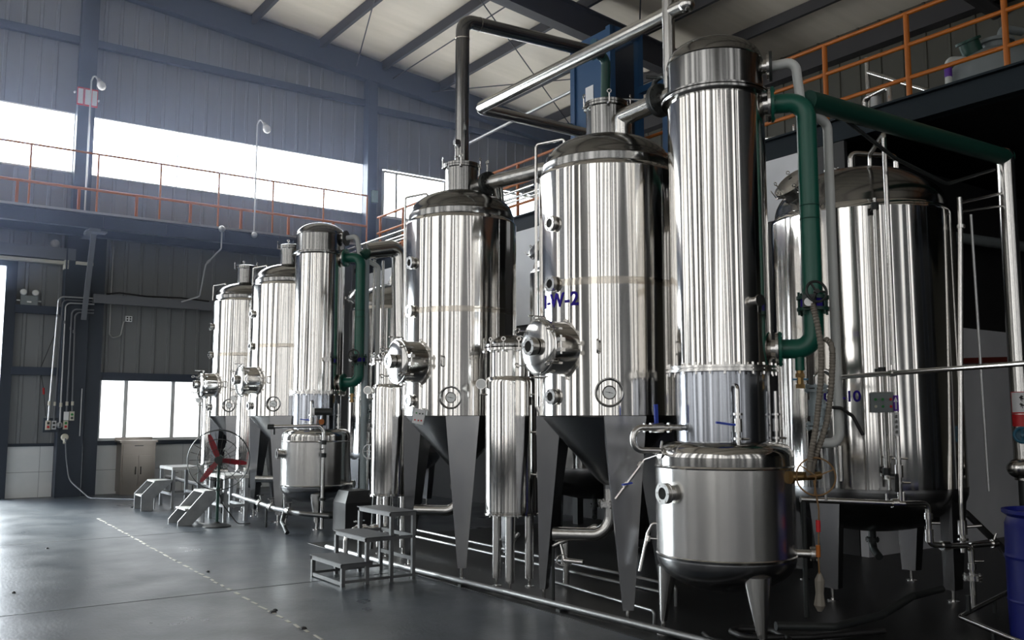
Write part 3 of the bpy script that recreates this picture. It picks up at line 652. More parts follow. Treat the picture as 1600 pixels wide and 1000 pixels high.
t = pipe('overhead_pipe', 'long polished steel pipe running level above tank I-W-2 then doubling back right', [(5.15, 4.86, 4.87), (5.15, 7.85, 4.87), (6.85, 7.85, 4.87)], .062, 'steel_plain', .07, 24)
mb = MB(); mb.sphere((5.15, 4.84, 4.87), .068); mb.build('end_cap', 'steel_plain', t, True)
mb = MB(); mb.flange((6.88, 7.85, 4.87), (1, 0, 0), .11, .02, 8); mb.build('flange', 'darkgreen', t, True)
t = pipe('drop_pipe', 'dark green pipe dropping behind the neck of tank I-W-2', [(6.9, 7.85, 4.87), (7.06, 7.86, 4.87), (7.08, 8.52, 4.2), (7.12, 8.56, 3.66)], .055, 'darkgreen', .08)
t = pipe('riser_pipe', 'vertical steel pipe standing beside the near condenser head and passing up out of view', [(5.13, 5.02, 4.22), (5.13, 5.02, 10.7)], .05, 'steel_brush')
# green cooling circuit, near and far
def cooling(off, la, lb, lc, xend):
    o = Vector(off); d = Vector((.63, -.777, 0)); c = Vector((5.2, 4.61, 0)) + o
    g = c + d * .665; U = Vector((0, 0, 1))
    t = thing('cooling_pipe', la, 'pipe', tuple(g + U * 2.0))
    mb = MB(); mb.tube([c + d * .41 + U * 2.09, g + U * 2.09, g + U * 3.95, c + d * .41 + U * 3.95], .072, .15, 24); mb.build('pipe_run', 'green', t, True)
    mb = MB(); mb.flange(c + d * .425 + U * 2.09, d, .13, .02, 8, False); mb.flange(c + d * .425 + U * 3.95, d, .135, .022, 8, False); split(mb, 'flange', 'green', t)
    mb = MB(); mb.lathe([(.0735, -.004), (.0755, 0), (.0735, .004)], g + U * 3.05, (0, 0, 1), 24, False); mb.lathe([(.0735, -.004), (.0755, 0), (.0735, .004)], g + U * 3.15, (0, 0, 1), 24, False); split(mb, 'weld_ring', 'darkgreen', t)
    mb = MB(); v = g + U * 2.42
    mb.lathe([(.115, -.055), (.115, -.03)], v, U, 28); mb.lathe([(.115, .03), (.115, .055)], v, U, 28); mb.bolts(v, U, .098, 8, .010, .17); vb = mb.build('butterfly_valve', 'darkgreen', t, True)
    mb = MB(); mb.lathe([(.088, -.03), (.088, .03)], v, U, 24); mb.build('valve_body', 'letter', vb, True)
    s = Vector((-.75, -.4, 0)).normalized(); mb = MB(); mb.cyl(v, v + s * .19, .02); mb.box(v + s * .16, (.085, .085, .09), math.atan2(s.y, s.x)); mb.cyl(v + s * .11 + U * .01, v + s * .11 + Vector((-.06, -.1, .06)), .012); gb = mb.build('gearbox', 'iron', vb, True)
    mb = MB(); q = v + s * .12 + Vector((-.055, -.095, .06)); n_ = Vector((-.45, -.87, .15)); mb.torus(q, n_, .075, .010); x, y, z = frame(n_)
    for k in range(3): a = 2 * PI * k / 3; mb.cyl(q, q + (x * math.cos(a) + y * math.sin(a)) * .075, .008, seg=8)
    mb.cyl(q - z * .01, q + z * .015, .018); mb.build('handwheel', 'iron', vb, True)
    mb = MB(); b = v + s * .203 + Vector((0, 0, -.01)); mb.cyl(b, b + s * .008, .03); mb.build('indicator', 'dial', vb, True)
    mb = MB(); b = c + d * .56; mb.cyl(b + U * 2.04, b + U * 1.93, .034); dr = mb.build('drain_branch', 'green', t, True)
    mb = MB(); mb.cyl(b + U * 1.93, b + U * 1.80, .026, seg=8); mb.lathe([(.036, 0), (.036, .03)], b + U * 1.80, U, 6); mb.lathe([(.036, 0), (.036, .03)], b + U * 1.88, U, 6); bv = mb.build('brass_valve', 'brass', t, True)
    mb = MB(); mb.bar(b + U * 1.866 - d * .055, b + U * 1.866 + d * .055, .03, .012); mb.build('lever', 'valve_blue', bv, True)
    # header running to the right
    h = thing('cooling_header', lb, 'pipe', tuple(g + U * 3.9))
    mb = MB(); mb.tube([g + U * 3.95 + Vector((.03, 0, .015)), (xend, g.y, 4.03)], .078, None, 24); mb.build('pipe_run', 'darkgreen', h, True)
    # white clad pipe with its U-bend and valve
    w = Vector((5.93, 4.13, 0)) + o; u = Vector((5.80, 4.22, 0)) + o
    wp = thing('white_pipe', lc, 'pipe', tuple(w + U * 1.3))
    mb = MB(); k = c + d * .40 + U * 4.25
    mb.tube([k, k + d * .20 + U * .02, k + d * .235 + Vector((.03, .03, -.28)), w + U * 3.84, w + U * 1.40, u + U * 1.40, u + U * 1.51], .036, .07, 16); mb.build('pipe_run', 'white_pipe', wp, True)
    mb = MB(); mb.lathe([(.115, .008), (.115, .03)], k, d, 24); mb.build('flange', 'iron', wp, True)
    mb = MB(); mb.cyl(u + U * 1.52, u + U * 1.80, .05)
    for z in (1.51, 1.54, 1.79, 1.82): mb.lathe([(.085, -.010), (.085, .010)], u + U * z, U, 24)
    mb.bolts(u + U * 1.525, U, .073, 6, .007, .07); mb.bolts(u + U * 1.805, U, .073, 6, .007, .07); mb.cyl(u + U * 1.60, u + U * 1.72, .062)
    mb.cyl(u + U * 1.665, u + Vector((.02, -.09, 1.665)), .03); vv = mb.build('ball_valve', 'grey_valve', wp, True)
    mb = MB(); mb.tube([u + Vector((.01, -.08, 1.665)), u + Vector((.09, -.14, 1.66)), u + Vector((.16, -.19, 1.60)), u + Vector((.22, -.23, 1.46))], .013, .03, 10); mb.build('lever', 'black', vv, True)
    mb = MB(); mb.tube([u + U * 1.83, u + U * 1.90, u + Vector((.05, -.03, 1.95)), u + Vector((.12, -.08, 1.89))], .02, .04, 12); mb.build('hooked_spout', 'steel_plain', wp, True)
    mb = MB(); mb.cyl(u + Vector((0, -.02, 1.36)), u + Vector((.03, -.03, .98)), .010, seg=8); mb.cyl(w + U * 1.38, w + U * 1.12, .022, seg=12); split(mb, 'drain_tube', 'steel_plain', wp)
    return t, h, wp, w, u
N = cooling((0, 0, 0), 'green cooling pipe with a handwheel valve beside the near condenser column', 'long dark green header running right below the mezzanine edge from the near condenser', 'white clad pipe with U-bend and pale valve in front of tank C-I-10', 8.66)
FAR = cooling((.25, 8.04, 0), 'green cooling pipe with a valve beside the far condenser column', 'short dark green header right of the far condenser head', 'white clad pipe with a U-bend beside the far condenser column', 5.98)
yn = N[0].location.y; yf = FAR[0].location.y
t = pipe('insulated_pipe', 'thick shiny insulated pipe standing at the right edge with red-framed labels', [(8.60, yn, 4.03), (8.62, yn, 4.05), (8.62, yn, 1.02)], .078, 'steel_plain', .1, 24)
for i, (z, h) in enumerate(((1.72, .20), (1.56, .11))):
    mb = MB(); q = .0805; A = [math.radians(a) for a in range(150, 286, 9)]
    def patch(mb, a0, a1, z0, z1, R_):
        n_ = 12; vs = []
        for k in range(n_ + 1):
            a = math.radians(a0 + (a1 - a0) * k / n_)
            for zz in (z0, z1): vs.append((8.62 + R_ * math.cos(a), yn + R_ * math.sin(a), zz))
        mb.add(vs, [(2 * k, 2 * k + 2, 2 * k + 3, 2 * k + 1) for k in range(n_)])
    patch(mb, 150, 290, z - h / 2, z + h / 2, .080); l = mb.build('label_border' if i == 0 else 'red_label', 'red', t, True)
    if i == 0:
        mb = MB(); patch(mb, 156, 284, z - h / 2 + .014, z + h / 2 - .006, .0812); mb.build('label', 'paper', l, True)
        mb = MB()
        for zz, a in ((1.76, 205), (1.75, 212), (1.70, 205), (1.69, 213), (1.77, 210)): patch(mb, a, a + 18, zz, zz + .012, .0818); patch(mb, a + 6, a + 10, zz - .02, zz + .02, .0818)
        mb.build('characters', 'print', l, True)
mb = MB(); mb.cyl((8.62, yn, 1.42), (8.50, yn - .06, 1.42), .045); mb.lathe([(.06, -.02), (.06, .02)], (8.52, yn - .05, 1.42), (-.9, -.4, 0), 20); vv = mb.build('valve', 'valve_blue', t, True)
mb = MB(); mb.torus((8.45, yn - .09, 1.43), (-.9, -.42, 0), .065, .013); mb.cyl((8.51, yn - .06, 1.42), (8.44, yn - .095, 1.43), .012); mb.bar((8.45, yn - .09, 1.37), (8.45, yn - .09, 1.49), .012, .012); mb.build('handwheel', 'valve_blue', vv, True)
mb = MB(); d = Vector((-.72, .69, 0)); mb.lathe([(.09, -.5), (.09, 0)] + [(.09 * math.cos(k * PI / 16), .11 * math.sin(k * PI / 16)) for k in range(9)], (8.53, yn - .01, 1.13), d, 32); mb.build('bullet_end', 'steel_plain', t, True)
mb = MB(); mb.cyl((8.62, yn, 1.05), (8.62, yn, 0), .05); mb.build('support', 'iron', t, True)
t = pipe('insulated_pipe', 'thick shiny insulated pipe bending down left of the tank behind the stool', [(5.96, yf, 4.05), (6.51, yf, 4.17), (6.53, yf - .1, 2.0), (6.53, yf - .1, .6)], .125, 'steel_plain', .15, 24)
mb = MB()
for z in (3.85, 3.5, 3.1, 2.7): mb.lathe([(.126, -.004), (.129, 0), (.126, .004)], (6.528, yf - .1 + (z - 2) * .05 if z > 2 else yf - .1, z), (0, 0, 1), 24, False)
split(mb, 'seam_ring', 'steel_brush', t)
mb = MB(); mb.cyl((6.53, yf - .1, .6), (6.53, yf - .1, 0), .04); mb.build('support', 'iron', t, True)
pipe('drop_pipe', 'grey-green pipe dropping from the end of the far dark green header', [(5.97, yf + .02, 3.96), (5.97, yf + .02, .0)], .048, 'grey_valve')
pipe('thin_riser', 'slim dark steel riser left of the thick insulated pipe, nearer the grey-green pipe', [(6.25, yf + .3, 4.0), (6.17, yf + .3, .0)], .020, 'steel_brush')
pipe('thin_riser', 'slim dark steel riser left of the thick insulated pipe, nearer that pipe', [(6.42, yf + .35, 4.0), (6.42, yf + .35, .0)], .022, 'steel_brush')
# thin level pipe crossing in front of the storage tank
t = pipe('level_pipe', 'thin polished pipe crossing level in front of the storage tank towards the right edge', [(5.93, 4.09, 1.89), (5.35, 2.40, 1.90), (5.35, 2.40, .0)], .0165, 'steel_plain', .05)
mb = MB(); mb.cyl((5.757, 3.585, 1.893), (5.745, 3.55, 1.893), .024); mb.cyl((5.75, 3.57, 1.91), (5.75, 3.57, 1.95), .006, seg=8); mb.build('clamp', 'steel_plain', t, True)
# pipes on the face of the storage tank
t = pipe('dosing_pipe', 'steel pipe looping from the storage tank head and running down past a violet arrow label', [(7.50, 4.78, 3.82), (7.50, 4.78, 4.03), (6.95, 4.29, 4.00), (6.95, 4.29, .90)], .021, 'steel_plain', .05)
mb = MB(); mb.lathe([(.0225, 0), (.0225, .13)], (6.95, 4.29, 1.64), (0, 0, 1), 16); l = mb.build('arrow_label', 'violet', t, True)
nn = Vector((-.87, -.5, 0)); ss = Vector((.5, -.87, 0)); U = Vector((0, 0, 1)); c0 = Vector((6.95, 4.29, 0)) + nn * .0232
mb = MB(); mb.bar(c0 + U * 1.655, c0 + U * 1.72, .014, .002); mb.add([c0 + U * 1.76, c0 + U * 1.715 - ss * .017, c0 + U * 1.715 + ss * .017], [(0, 1, 2)]); mb.build('arrow', 'paper', l, True)
mb = MB(); mb.lathe([(.0226, 0), (.0226, .19)], (6.95, 4.29, 1.44), (0, 0, 1), 16); l = mb.build('print_label', 'paper', t, True)
mb = MB()
for k in range(4):
    z = 1.60 - k * .042
    mb.bar(c0 + U * z - ss * .012, c0 + U * z + ss * .012, .002, .006); mb.bar(c0 + U * (z - .013) - ss * .012, c0 + U * (z - .013) + ss * .012, .002, .005); mb.bar(c0 + U * (z - .018), c0 + U * (z + .01), .006, .002); mb.bar(c0 + U * (z - .018) - ss * .01, c0 + U * (z - .004) - ss * .01, .005, .002)
mb.build('characters', 'print', l, True)
mb = MB(); mb.cyl((6.95, 4.29, 1.10), (6.95, 4.29, 1.20), .034); mb.cyl((6.95, 4.29, 1.245), (6.95, 4.29, 1.26), .036); mb.cyl((6.95, 4.29, 1.05), (6.95, 4.29, 1.065), .036); mb.cyl(Vector((6.95, 4.29, 1.252)) - ss * .05, Vector((6.95, 4.29, 1.252)) + ss * .07, .008, seg=8); mb.cyl((6.95, 4.29, 1.057), Vector((6.95, 4.29, 1.057)) + ss * .085, .009, seg=8); v = mb.build('valve', 'steel_plain', t, True)
mb = MB(); mb.bar(Vector((6.94, 4.28, 1.13)) + nn * .035 - ss * .02, Vector((6.94, 4.28, .98)) + nn * .035 - ss * .025, .022, .012); mb.build('lever', 'black', v, True)
t = pipe('sight_tube', 'thin dark steel tube against the storage tank face, behind the switch box', [(6.985, 4.425, 3.47), (6.985, 4.425, 1.08)], .016, 'steel_brush')
mb = MB()
for z in (3.40, 1.98, 1.14): mb.cyl((6.985, 4.425, z - .03), (6.985, 4.425, z + .03), .032); mb.cyl((6.985, 4.425, z), (7.15, 4.56, z), .016)
mb.cyl((6.985, 4.425, 1.12), Vector((6.985, 4.425, 1.11)) + ss * .07, .012); split(mb, 'fitting', 'iron', t)
rot = Matrix.Rotation(math.atan2(ss.y, ss.x), 3, 'Z') @ Matrix.Rotation(math.radians(8), 3, 'X')
b = Vector((6.985, 4.425, 1.715)) + nn * .06
bx = thing('switch_box', 'grey wall switch box with coloured buttons on the tube in front of the storage tank', 'control box', tuple(b))
mb = MB(); mb.box(b, (.195, .07, .165), rot=rot); mb.box(b + nn * .036, (.185, .008, .155), rot=rot); mb.build('case', 'vessel_grey', bx, True)
for dx, dz, m in ((.062, .03, 'red'), (.062, -.03, 'red'), (0, .03, 'button_green'), (0, -.03, 'button_green'), (-.055, .03, 'button_green'), (-.055, -.03, 'box_white')):
    mb = MB(); mb.cyl(b + rot @ Vector((dx, -.037, dz)), b + rot @ Vector((dx, -.052, dz)), .011, seg=12); mb.build('button', m, bx, True)
t = pipe('leaning_pipe', 'steel pipe leaning in front of the right flank of the storage tank', [(7.88, 4.16, 3.55), (7.88, 4.16, 3.36), (7.66, 4.17, .86), (7.66, 4.17, .45)], .022, 'steel_plain', .04)
mb = MB(); mb.cyl((7.88, 4.16, 3.27), (7.88, 4.16, 3.30), .034); mb.tube([(7.88, 4.16, 3.50), (8.58, yn + .02, 3.68)], .014); mb.tube([(7.88, 4.16, 3.42), (8.58, yn + .02, 3.56)], .010); split(mb, 'top_link', 'steel_brush', t)
mb = MB(); mb.cyl((7.66, 4.17, .60), (7.66, 4.17, .72), .04); mb.cyl((7.66, 4.17, .66), (7.80, 4.08, .67), .014); mb.cyl((7.66, 4.17, .55), (7.66, 4.17, .57), .045); mb.build('valve', 'steel_plain', t, True)
t = pipe('hose_line', 'second, thinner braided line just right of the leaning pipe', [(7.99, 4.12, 3.40), (8.00, 4.10, .95)], .012, 'galv')
t = pipe('manifold', 'steel manifold of valves under the storage tank, fed by a level bar', [(6.20, 4.70, .93), (6.97, 4.27, .885), (7.20, 4.20, .88), (7.20, 4.20, .55), (7.40, 4.12, .53), (7.56, 4.05, .53), (7.56, 4.05, .03)], .024, 'steel_brush', .05)
mb = MB()
for p, d, L, r in (((6.90, 4.31, .89), (.85, -.5, 0), .05, .038), ((7.20, 4.20, .78), U, .05, .036), ((7.20, 4.20, .62), U, .10, .036), ((7.34, 4.15, .535), (.9, -.3, 0), .07, .04), ((7.56, 4.05, .36), U, .05, .034)): d = Vector(d).normalized(); mb.cyl(Vector(p) - d * L / 2, Vector(p) + d * L / 2, r)
mb.cyl((7.56, 4.05, .53), (7.80, 3.95, .54), .024); mb.cyl((7.74, 3.97, .54), (7.77, 3.96, .54), .036); mb.cyl((7.76, 3.97, .54), (7.79, 3.95, .62), .010); mb.cyl((7.2, 4.2, .72), (7.28, 4.15, .72), .012); mb.cyl((7.56, 4.05, .40), (7.65, 4.0, .40), .010)
mb.cyl((6.84, 4.34, .90), (6.84, 4.34, .97), .010, seg=8); mb.cyl((6.97, 4.27, .89), (6.97, 4.27, .98), .012, seg=8); split(mb, 'valve', 'steel_plain', t)
mb = MB(); mb.flange((7.56, 4.05, .27), (0, 0, 1), .075, .018, 6); mb.build('flange', 'steel_brush', t, True)
mb = MB(); mb.cyl((6.22, 4.69, .93), (6.22, 4.69, 0), .02); mb.build('support', 'iron', t, True)
# valve bend left of the near vessel
t = pipe('valve_bend', 'U-shaped steel bend with an upright blue lever left of the near condenser vessel', [(4.90, 4.72, 1.515), (4.53, 4.86, 1.515), (4.53, 4.86, 1.355), (4.80, 4.76, 1.345)], .024, 'steel_plain', .07)
mb = MB(); d = Vector((.93, -.36, 0)); q = Vector((4.70, 4.795, 1.515)); mb.cyl(q - d * .05, q + d * .05, .036); mb.cyl(q + d * .09, q + d * .105, .038); mb.cyl(q - d * .10, q - d * .09, .034); mb.cyl((4.72, 4.79, 1.33), (4.735, 4.785, 1.33), .036); mb.cyl((4.73, 4.79, 1.35), (4.73, 4.77, 1.42), .008, seg=8); split(mb, 'valve_body', 'steel_plain', t)
mb = MB(); mb.bar(q + U * .03, q + U * .17 + Vector((-.005, 0, 0)), .012, .032); mb.build('lever', 'blue_handle', t, True)
t = pipe('sample_tube', 'slim steel sample tube with a small blue tap slanting across the leg of tank I-W-2', [(4.79, 4.80, 1.33), (4.80, 5.03, 1.27), (4.63, 5.17, .98)], .012, 'steel_plain', .02)
mb = MB(); mb.cyl((4.70, 5.11, 1.10), (4.68, 5.13, 1.07), .02); mb.cyl((4.79, 5.05, 1.25), (4.77, 5.06, 1.22), .022); v = split(mb, 'tap', 'steel_plain', t)[0]
mb = MB(); mb.bar((4.73, 5.10, 1.10), (4.64, 5.10, 1.09), .022, .012); mb.build('lever', 'blue_handle', v, True)
t = pipe('hooked_tube', 'small hooked steel tube between the leg of tank I-W-2 and the near vessel', [(4.97, 4.93, .80), (4.90, 5.06, .79), (4.88, 5.09, .72), (4.82, 5.12, .44)], .013, 'steel_plain', .03)
mb = MB(); mb.cyl((4.885, 5.085, .70), (4.875, 5.09, .66), .02); mb.cyl((4.88, 5.09, .68), (4.91, 5.03, .68), .008, seg=8); mb.build('tap', 'steel_plain', t, True)
# hoses and wheel by the near vessel
for i, (dx, l) in enumerate(((0, 'grey ribbed hose hanging from the green valve beside the near vessel, left of the pair'), (.075, 'grey ribbed hose hanging beside the near vessel, right of the pair'))):
    P = [(5.46 + dx, 3.98 - dx * .5, 2.40 - i * .25), (5.50 + dx, 3.95 - dx * .5, 2.05), (5.47 + dx * .9, 3.98 - dx * .5, 1.60), (5.42 + dx * .6, 4.02, 1.28), (5.45 + dx * .3, 4.05, 1.18)]
    mb = MB(); mb.ribbed(P, .018, .005, .022); one('hose', l, 'hose', mb, 'hose')
t = thing('wheel_valve', 'valve with a thin brown handwheel at the right shoulder of the near vessel', 'valve', (5.45, 4.2, 1.12))
mb = MB(); p = Vector((5.50, 4.30, 1.17)); d = Vector((-.2, -.95, .1)).normalized(); mb.cyl((5.46, 4.34, 1.17), (5.44, 4.06, 1.18), .030); mb.cyl((5.34, 4.12, 1.17), (5.56, 4.04, 1.18), .028); mb.lathe([(.045, -.01), (.045, .01)], (5.34, 4.12, 1.17), (1, -.36, 0), 16); mb.build('body', 'brass', t, True)
mb = MB(); q = Vector((5.43, 3.98, 1.18)); n_ = Vector((-.75, -.62, .1)); mb.torus(q, n_, .13, .006, 36, 6); x, y, z = frame(n_)
for k in range(3): a = 2 * PI * k / 3 + .4; mb.cyl(q, q + (x * math.cos(a) + y * math.sin(a)) * .13, .005, seg=6)
mb.cyl(q, (5.44, 4.08, 1.18), .010, seg=8); mb.build('handwheel', 'rubber_brown', t, True)
t = pipe('cord', 'brown cord with red and orange plugs hanging right of the near vessel', [(5.46, 4.02, 1.15), (5.45, 3.98, .95), (5.44, 3.99, .62), (5.46, 4.0, .45)], .006, 'rubber_brown', .1, 8, 'cord')
mb = MB(); mb.cyl((5.443, 3.985, .88), (5.443, 3.985, .80), .016); mb.build('red_plug', 'red', t, True)
mb = MB(); mb.cyl((5.44, 3.99, .71), (5.44, 3.99, .63), .015); mb.build('orange_plug', 'orange', t, True)
mb = MB(); mb.lathe([(.01, 0), (.035, -.05), (.028, -.14), (.04, -.22), (.015, -.26)], (5.46, 4.0, .52), (.05, 0, 1), 9); mb.build('rag', 'hose', t, True)
# floor pipes
t = pipe('floor_pipe', 'long steel pipe lying on the floor along the front feet of the tanks', [(4.56, 10.2, .06), (4.62, 8.85, .045), (4.82, 5.1, .045), (4.92, 3.3, .045)], .028, 'pipe_dull')
mb = MB()
for y, x in ((9.4, 4.595), (7.4, 4.697), (6.0, 4.772), (4.2, 4.87)): mb.box((x, y, .012), (.09, .05, .024))
split(mb, 'saddle', 'iron', t)
pipe('floor_pipe', 'thin bright pipe low behind the front legs, nearer of the pair', [(5.53, 10.4, .15), (5.53, 5.6, .13), (5.53, 5.6, .0)], .016, 'pipe_dull', .04)
pipe('floor_pipe', 'thin bright pipe low behind the front legs, farther of the pair', [(5.68, 10.4, .19), (5.68, 5.6, .17), (5.68, 5.6, .0)], .016, 'pipe_dull', .04)
pipe('floor_pipe', 'short thin pipe low under tank I-W-2', [(5.20, 6.66, .10), (5.06, 5.22, .10), (5.06, 5.22, 0)], .013, 'pipe_dull', .03)
t = pipe('drain_line', 'steel drain line with valves along the feet of the far tanks', [(4.98, 18.9, .40), (4.90, 15.0, .36), (4.80, 12.5, .30), (4.95, 11.95, .27), (5.25, 11.70, .24)], .034, 'pipe_dull', .1)
mb = MB()
for y, x, z in ((18.2, 4.965, .393), (13.2, 4.83, .317), (12.7, 4.81, .305), (12.2, 4.88, .285)):
    mb.cyl((x, y - .05, z), (x, y + .05, z), .055); mb.cyl((x, y, z + .04), (x - .02, y, z + .12), .012, seg=8); mb.bar((x - .06, y - .03, z + .12), (x + .05, y + .03, z + .12), .02, .012)
split(mb, 'valve', 'steel_brush', t)
mb = MB()
for y, x, z in ((17.0, 4.94, .38), (15.2, 4.905, .36), (12.9, 4.815, .31)): mb.cyl((x, y, 0), (x, y, z), .014)
mb.tube([(4.85, 12.3, .26), (4.78, 12.2, .14), (4.74, 12.0, .10), (4.74, 11.9, .03)], .03, .05); split(mb, 'support', 'iron', t)
pipe('drain_line', 'dark pipe low on the floor at the right front corner under the storage tank', [(5.35, 4.30, .12), (5.75, 4.10, .10), (6.35, 4.12, .10), (6.95, 4.22, .16), (7.35, 4.20, .18)], .03, 'iron', .1)
t = pipe('floor_pipe', 'thin steel pipe on the floor at the lower right corner beside the blue drum', [(7.95, 3.95, .13), (7.25, 3.85, .10), (6.88, 3.80, .08), (6.62, 3.32, .06), (6.3, 2.7, .06)], .018, 'steel_plain', .05)
mb = MB(); mb.cyl((7.6, 3.9, 0), (7.6, 3.9, .12), .014); mb.cyl((6.70, 3.46, 0), (6.70, 3.46, .07), .014); mb.cyl((7.05, 3.82, .09), (7.05, 3.82, .22), .02); split(mb, 'stand', 'iron', t)
pipe('hose', 'black hose drooping from the white wall towards the blue drum', [(9.36, 6.2, .85), (8.86, 4.78, .66), (8.30, 4.15, .42), (7.95, 3.75, .08), (7.3, 3.55, .035)], .032, 'black', .2, 12, 'hose')
pipe('floor_hose', 'coiled black hose on the floor under the near vessel', [(5.05, 4.7, .03), (4.95, 4.55, .03), (5.05, 4.25, .03), (5.4, 4.2, .03), (5.55, 4.5, .03), (5.3, 4.75, .03), (5.2, 4.45, .03), (5.6, 4.2, .03), (6.2, 4.0, .03)], .022, 'black', .1, 12, 'hose')
t = pipe('jumper_pipe', 'level chrome pipe with end fittings above the far condenser vessel', [(4.66, 12.40, 1.45), (5.26, 12.06, 1.46), (5.30, 12.04, 1.38), (5.30, 12.04, .20), (5.30, 12.04, .03)], .026, 'steel_plain', .05)
mb = MB(); mb.cyl((4.62, 12.42, 1.45), (4.70, 12.38, 1.45), .036); mb.tube([(4.70, 12.38, 1.43), (4.70, 12.38, 1.34)], .014); mb.cyl((5.30, 12.04, 1.20), (5.30, 12.04, 1.26), .042); mb.cyl((5.30, 12.04, 1.02), (5.30, 12.04, 1.08), .042); mb.cyl((5.30, 12.04, .42), (5.30, 12.04, .46), .045); mb.cyl((5.30, 12.04, 1.14), (5.22, 11.96, 1.14), .012); mb.cyl((5.30, 12.04, .22), (5.48, 11.94, .22), .05); split(mb, 'fitting', 'iron', t)
t = thing('flow_sensor', 'dark cylindrical sensor with a white round face in front of the far condenser', 'instrument', (5.27, 12.05, 1.50))
mb = MB(); d = Vector((.75, -.55, .0)).normalized(); mb.cyl(Vector((5.17, 12.06, 1.66)), Vector((5.17, 12.06, 1.66)) + d * .24, .05); mb.cyl((5.28, 12.0, 1.62), (5.28, 12.02, 1.47), .035); mb.build('case', 'iron', t, True)
mb = MB(); mb.cyl(Vector((5.17, 12.06, 1.66)), Vector((5.165, 12.063, 1.66)) - d * .03, .056, seg=24); mb.build('face', 'dial', t, True)
mb = MB(); mb.cyl((5.235, 11.98, 1.52), (5.225, 11.965, 1.52), .04); mb.build('tag', 'orange', t, True)

# ================================================================== STEPS AND PLATFORMS
t = thing('step_stool', 'three-step grey metal stool in front of the tanks', 'step stool', (4.1, 8.38, 0))
X0 = 3.74
for k, (x0, x1, z) in enumerate(((3.74, 4.06, .215), (3.99, 4.30, .44), (4.25, 4.53, .665))):
    mb = MB(); mb.span((x0 - .008, 8.01, z - .008), (x1 + .004, 8.76, z)); mb.build('tread', 'stool_tread', t, True)
    mb = MB()
    for y in (8.02, 8.72): mb.span((x0, y, z - .045), (x1, y + .03, z - .008))
    for x in (x0, x1 - .03): mb.span((x, 8.02, z - .045), (x + .03, 8.75, z - .008))
    mb.build('tread_frame', 'stool_grey', t, True)
    for x in ((x0, x1 - .036) if k == 2 else (x0,)):
        for y in (8.02, 8.714): mb = MB(); mb.span((x, y, 0), (x + .036, y + .036, z - .04)); mb.build('leg', 'stool_grey', t, True)
for y in (8.025, 8.72):
    mb = MB(); mb.span((3.76, y, .03), (4.51, y + .022, .055)); mb.build('side_rail', 'stool_grey', t, True)
    mb = MB(); mb.span((4.26, y, .40), (4.51, y + .022, .43)); mb.build('side_rail', 'stool_grey', t, True)
for x, z in ((3.745, .03), (4.50, .20), (4.50, .42)):
    mb = MB(); mb.span((x, 8.04, z - .02), (x + .025, 8.74, z + .015)); mb.build('cross_rail', 'stool_grey', t, True)
def table(label, x0, x1, y0, y1, z, m='step_light'):
    t = thing('work_platform', label, 'platform', ((x0 + x1) / 2, (y0 + y1) / 2, 0), 'pale metal platforms beside the far tanks')
    mb = MB(); mb.span((x0, y0, z - .05), (x1, y1, z)); mb.build('top', m, t, True)
    for x in (x0 + .005, x1 - .055):
        for y in (y0 + .005, y1 - .055): mb = MB(); mb.span((x, y, 0), (x + .05, y + .05, z - .05)); mb.build('leg', 'step_grey', t, True)
    for x in (x0 + .01, x1 - .05):
        mb = MB(); mb.span((x, y0 + .04, .22), (x + .03, y1 - .04, .26)); mb.build('rail', 'step_grey', t, True)
    mb = MB(); mb.span((x0 + .05, y0 + .02, .22), (x1 - .05, y0 + .05, .26)); mb.build('rail', 'step_grey', t, True)
table('square pale metal platform nearest the low window, behind the farther pair of steps', 4.42, 4.92, 16.42, 17.25, .71)
table('square pale metal platform behind the fan pole', 4.50, 4.88, 13.86, 14.62, .70)
def stairs(label, pts, y0, y1, treads):
    t = thing('step_unit', label, 'steps', (pts[0][0] + .2, (y0 + y1) / 2, 0), 'small pale metal stair units')
    for y in (y0, y1 - .02):
        mb = MB(); n = len(pts); mb.add([(x, y, z) for x, z in pts] + [(x, y + .02, z) for x, z in pts], [tuple(range(n)), tuple(range(2 * n - 1, n - 1, -1))] + [(i, n + i, n + (i + 1) % n, (i + 1) % n) for i in range(n)]); mb.build('side_panel', 'step_grey', t, True)
    for x0, x1, z in treads: mb = MB(); mb.span((x0, y0 + .021, z - .025), (x1, y1 - .021, z)); mb.build('tread', 'step_light', t, True)
    mb = MB(); mb.span((treads[1][0] + .02, y0 + .021, .02), (treads[1][0] + .032, y1 - .021, treads[0][2] - .03)); mb.build('back_plate', 'dark_box', t, True)
    mb = MB(); mb.span((treads[1][1] - .02, y0 + .021, treads[0][2] + .05), (treads[1][1] - .008, y1 - .021, treads[1][2] - .03)); mb.build('back_plate', 'dark_box', t, True)
    return t
stairs('pale two-step unit leading up towards the low window, left of the fan', [(3.93, 0), (4.10, 0), (4.10, .20), (4.40, .47), (4.40, .50), (4.12, .50), (3.90, .27), (3.90, 0)], 16.32, 16.82, ((3.91, 4.14, .26), (4.10, 4.40, .495)))
stairs('pale slanting two-step unit just left of the fan base', [(3.82, .0), (3.82, .06), (4.20, .49), (4.46, .49), (4.46, .45), (4.02, 0)], 13.80, 14.32, ((3.92, 4.16, .24), (4.18, 4.46, .485)))

